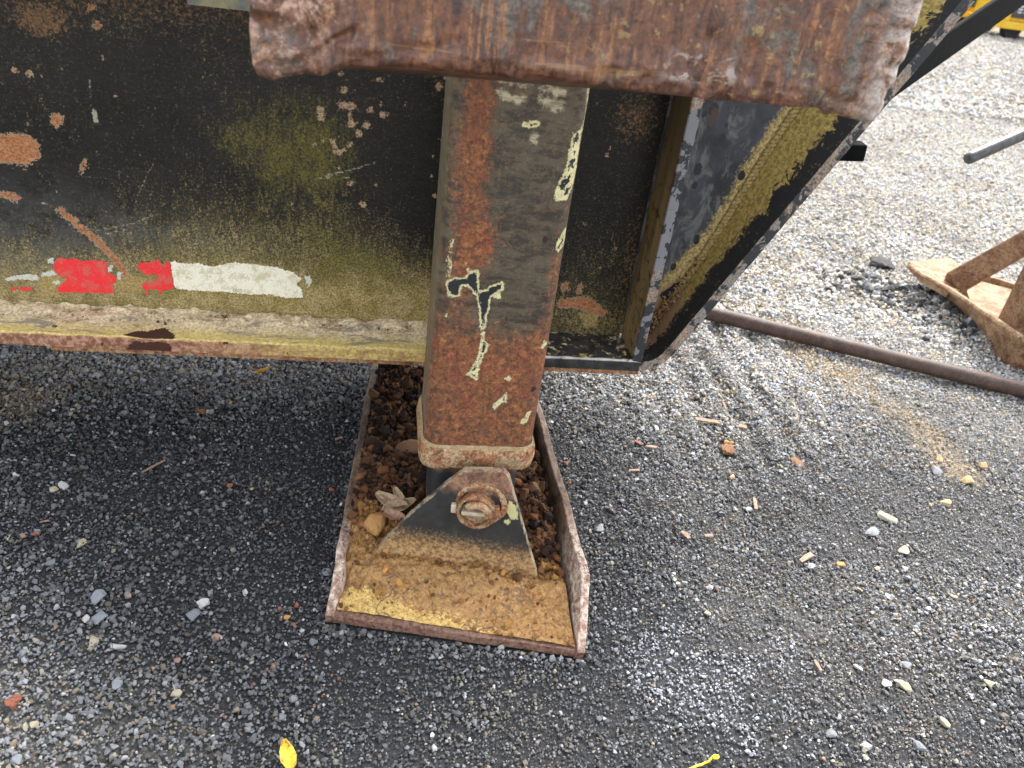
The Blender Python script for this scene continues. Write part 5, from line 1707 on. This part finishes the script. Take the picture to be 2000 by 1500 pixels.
# ------------------------------------------------------------------ pipe, tan foot, rod
def tube(name, pts, rad, mat, parent=None, n=20, rough=.0, cap=True, seed=0):
    pts = [Vector(p) for p in pts]; V = []; F = []
    for i, p in enumerate(pts):
        d = (pts[min(i + 1, len(pts) - 1)] - pts[max(i - 1, 0)]).normalized(); s = d.cross(Vector((0, 0, 1))).normalized(); u = s.cross(d)
        rd = rad[i] if isinstance(rad, (list, tuple)) else rad
        for k in range(n):
            a = 2 * math.pi * k / n; V.append(p + s * rd * math.cos(a) + u * rd * math.sin(a))
    V = np.array([v[:] for v in V])
    if rough: V = V + (np.column_stack([fbm(V, 40, 3, seed + q) for q in range(3)]) - .5) * rough
    for i in range(len(pts) - 1):
        for k in range(n): F.append((i * n + k, i * n + (k + 1) % n, (i + 1) * n + (k + 1) % n, (i + 1) * n + k))
    if cap: F.append(tuple(range(n - 1, -1, -1))); F.append(tuple(range((len(pts) - 1) * n, len(pts) * n)))
    return link(name, V, F, mat, parent, smooth=True)


def mat_pipe():
    n = N('brown_rusted_pipe'); f = n.noise(260, 6, .8); m = n.noise(40, 5, .7, .5)
    c = n.ramp(n.add(n.mul(f, .7), n.mul(m, .35)), [(.36, (.018, .011, .008)), (.5, (.05, .028, .02)), (.62, (.10, .06, .043)), (.75, (.19, .135, .105))])
    return n.finish(c, .6, n.add(f, m), .5, .0012, spec=.4)


pr = .0185
a = at(1395, 632, 2, 0.0); b = at(2010, 785, 2, 0.0); d = b - a
A = a - d * .25; B = b + d * .55
pp = [A + (B - A) * t for t in np.linspace(0, 1, 60)]
pp = [(q[0], q[1], pr + .006) for q in pp]
pipe = tube('steel_pipe', pp, pr, mat_pipe(), None, 22, .0014)
tag(pipe, 'rusty brown steel pipe lying across the gravel at the right', 'pipe')

# heap of loose dark crumbs pushed up beside the tan foot
rs = np.random.default_rng(31)
ln_ = [pz(1660, 560), pz(1740, 575), pz(1830, 612), pz(1905, 675)]
tt_ = rs.random(1500) * 3; ii_ = np.minimum(tt_.astype(int), 2); ff_ = (tt_ - ii_)[:, None]
L4 = np.array(ln_)
hp = L4[ii_] * (1 - ff_) + L4[ii_ + 1] * ff_ + rs.normal(0, .06, (1500, 2))
hs_ = np.clip(np.exp(rs.normal(np.log(.012), .5, 1500)), .005, .04)
ht = np.exp(rs.normal(np.log(.085), .8, (1500, 1))) * np.array([1, .98, .94])
scatter('loose_dirt_heap', np.column_stack([hp, ground_z(hp) + hs_ * .2]), hs_, ht, C_GRAV, 'low heap of dark loose crumbs beside the tan steel foot', .7, 33)
stand = empty('steel_stand', (1.75, 1.9, 0), 'tan dusty rusty steel foot with a diagonal brace at the right border', 'stand')


def mat_tanfoot(tone=1.0, name='tan_mud_coated_steel'):
    n = N(name); f = n.noise(180, 6, .8); m = n.noise(22, 5, .7)
    g = n.noise(50, 5, .75); c = n.mix(n.step(f, .38, .62), (.20, .115, .06), (.43, .29, .17)); c = n.mix(n.mul(n.step(m, .46, .58), .8), c, n.mix(n.step(f, .4, .6), (.10, .045, .026), (.24, .12, .065))); c = n.mix(n.mul(n.step(g, .56, .64), .5), c, (.40, .34, .26))
    if tone < 1: c = n.mix(1.0, c, (tone, tone * .88, tone * .78), 'MULTIPLY')
    return n.finish(c, .8, n.add(f, m), .5, .002, spec=.3)


MTF = mat_tanfoot(); MTB = mat_tanfoot(.62, 'brown_rusty_brace')
# ridge (top of the front wall) and its foot on the ground
rid = [np.array(at(1772, 514, 2, .075)), np.array(at(1800, 534, 2, .09)), np.array(at(1850, 560, 2, .10)), np.array(at(1902, 594, 2, .105)), np.array(at(1950, 626, 2, .11)), np.array(at(1992, 655, 2, .11))]
bot = [np.array(at(1785, 525, 2, .055)), np.array(at(1808, 550, 2, .02)), np.array(at(1838, 590, 2, .0)), np.array(at(1882, 630, 2, .0)), np.array(at(1920, 678, 2, .0)), np.array(at(1964, 710, 2, .0))]
V = []; F = []
for r_, b_ in zip(rid, bot):
    nrm = np.array([.07, 0.012, 0])
    for q in (b_, b_ * .5 + r_ * .5 + np.array([-.004, 0, 0]), r_ - np.array([0, 0, .008]), r_ + np.array([.004, 0, 0]), r_ + np.array([.016, .003, -.002]), r_ + np.array([.022, .004, -.02]), b_ + np.array([.03, 0, .0])): V.append(q)
k = 7
for i in range(len(rid) - 1):
    for j in range(k): F.append((i * k + j, i * k + (j + 1) % k, (i + 1) * k + (j + 1) % k, (i + 1) * k + j))
F.append(tuple(range(k - 1, -1, -1))); F.append(tuple(range((len(rid) - 1) * k, len(rid) * k)))
bm = bmesh.new(); vv = [bm.verts.new(v) for v in V]
for f in F: bm.faces.new([vv[q] for q in f])
bmesh.ops.recalc_face_normals(bm, faces=bm.faces)
bmesh.ops.bevel(bm, geom=bm.edges[:], offset=.002, segments=1, affect='EDGES')
fw = bm_link('front_wall', bm, MTF, stand)
# tray floor behind the wall, tipped towards the camera
tipv = at(1775, 510, 2, .075); p_a = at(1856, 504, 2, .07); p_b = at(2080, 640, 2, .06)
for nm, top in (('tip_plate', [tipv, p_a, at(1885, 524, 2, .07), at(1882, 566, 2, .078), rid[2] + np.array([.014, .003, -.012]), rid[1] + np.array([.012, .003, -.01])]),
                ('foot_plate', [at(1880, 540, 2, .035), at(2110, 600, 2, .035), at(2110, 680, 2, .035), at(2000, 668, 2, .035), at(1900, 604, 2, .035)])):
    bm = bmesh.new(); f1 = bm.faces.new([bm.verts.new(v) for v in top])
    ex = bmesh.ops.extrude_face_region(bm, geom=[f1]); bmesh.ops.translate(bm, verts=[v for v in ex['geom'] if isinstance(v, bmesh.types.BMVert)], vec=(0, 0, -.02))
    bm_link(nm, bm, MTF, stand)
# legs of the plate down to the ground
hull_box('back_wall', [(p_a[0], p_a[1], 0), (p_a[0] + .5, p_a[1] - .45, 0), (p_a[0] + .52, p_a[1] - .45, 0), (p_a[0] + .02, p_a[1], 0), (p_a[0], p_a[1], .05), (p_a[0] + .5, p_a[1] - .45, .05), (p_a[0] + .52, p_a[1] - .45, .05), (p_a[0] + .02, p_a[1], .05)], MTF, stand)
# diagonal brace, rising to the right towards the camera side
s0 = at(1866, 552, 2, .085); s1 = at(2010, 470, 1, s0[1] - .02)
dv = (s1 - s0); e1 = s0 + dv * 2.4
bar('brace', s0 - dv * .05, e1, .050, .050, MTB, stand, (0, -.75, 1), .005, 1.3)
up_ = bar('upright', (e1[0] + .01, e1[1], 0.0), (e1[0] + .01, e1[1], .75), .07, .07, MTF, stand, (0, 1, 0), .006)
# second, nearer block
c0 = at(1960, 716, 2, .0); c1 = at(1996, 668, 2, .085)
hull_box('lower_block', [(c0[0], c0[1], 0), (c0[0] + .25, c0[1] - .10, 0), (c0[0] + .25, c0[1] + .05, 0), (c0[0] + .01, c0[1] + .06, 0), (c1[0], c1[1], .085), (c0[0] + .25, c1[1] - .10, .085), (c0[0] + .25, c1[1] + .05, .085), (c1[0] + .01, c1[1] + .06, .085)], mat_rust('brown_block_rust', .25, .8), stand, .006)
c2 = at(1984, 645, 2, .10)
hull_box('side_post', [(c2[0], c2[1], .01), (c2[0] + .07, c2[1] - .02, .01), (c2[0] + .08, c2[1] + .06, .01), (c2[0] + .01, c2[1] + .08, .01), (c2[0], c2[1], .30), (c2[0] + .07, c2[1] - .02, .30), (c2[0] + .08, c2[1] + .06, .30), (c2[0] + .01, c2[1] + .08, .30)], MTB, stand, .004)
# steel rod reaching out to the left from the upright
ra = at(1888, 311, 1, 1.62); rb_ = at(2000, 262, 1, 1.66)
rv = rb_ - ra
rd_ = tube('handle_rod', [ra, ra + rv * .02, ra + rv * .06, rb_, ra + rv * 2.6], [.0095, .0125, .0135, .0135, .0135], mat_plain('grey_worn_rod', (.03, .029, .028), (.085, .082, .08), 60, .35), stand, 18)
rd_['label'] = 'round grey steel bar with a blunt end'
end_ = ra + rv * 2.6
bar('rod_holder', end_, (e1[0] + .01, e1[1], end_[2]), .05, .05, MTF, stand)

# ------------------------------------------------------------------ yellow machines far behind
M_YEL = mat_plain('yellow_machine_paint', (.62, .36, .012), (.72, .45, .03), 6, .45, .1)
M_PAN = mat_plain('dark_panel', (.03, .033, .036), (.05, .053, .056), 6, .5, .1)
M_LET = mat_plain('white_print', (.6, .6, .58), (.7, .7, .68), 6, .6, .1)
M_TYR = mat_plain('black_rubber', (.012, .012, .012), (.022, .022, .022), 30, .8)


def machine(c, label, rot):
    root = empty('generator', (c[0], c[1], 0), label, 'generator', 'yellow machines at the far side of the yard')
    root.rotation_euler = (0, 0, rot); WORLD_M.pop(root)
    L, Wd, Hh = 1.9, .9, 1.25
    def part(name, lo, hi, mat, bev=.01, par=None):
        bm = bmesh.new(); box_bm(bm, lo, hi, bev); o = bm_link(name, bm, mat); o.parent = par or root; return o
    part('body', (.02, .02, .24), (L - .02, Wd, Hh), M_YEL)
    part('base_rail', (-.02, -.05, .13), (L + .02, Wd + .05, .235), M_YEL)
    for x in (0, L / 2 - .03, L - .09): part('corner_post', (x, -.03, .237), (x + .09, .018, Hh + .03), M_YEL)
    for k, x in enumerate((.12, L / 2 + .10)):
        pn = part('door_panel', (x, -.012, .29), (x + .74, .018, Hh - .06), M_PAN, .006)
        bm = bmesh.new()
        rr_ = random.Random(k + 5)
        for cx_ in range(3):
            for rw in range(14):
                if rr_.random() < .8: box_bm(bm, (x + .06 + cx_ * .09, -.016, .36 + rw * .04), (x + .06 + cx_ * .09 + rr_.uniform(.03, .07), -.0125, .36 + rw * .04 + .016))
        box_bm(bm, (x + .5, -.016, .8), (x + .62, -.0125, .92))
        l_ = bm_link('panel_print', bm, M_LET); l_.parent = pn
    for x in (.25, L - .35):
        for y in (.0, Wd - .16):
            bm = bmesh.new(); bmesh.ops.create_cone(bm, cap_ends=True, segments=18, radius1=.13, radius2=.13, depth=.15, matrix=Matrix.Translation((x, y + .1, .125)) @ Matrix.Rotation(math.pi / 2, 4, 'X'))
            t_ = bm_link('wheel', bm, M_TYR); t_.parent = root
    return root


g1 = at(1944, 72, 2, 0.0); g2 = at(1917, 55, 2, 0.0)
machine(g1, 'yellow machine with dark panel, nearer one right of the black brace', -.10)
machine((g2[0] - 1.9 * math.cos(.1), g2[1] + 1.9 * math.sin(.1)), 'yellow machine with dark panel, farther one left of the black brace', -.10)
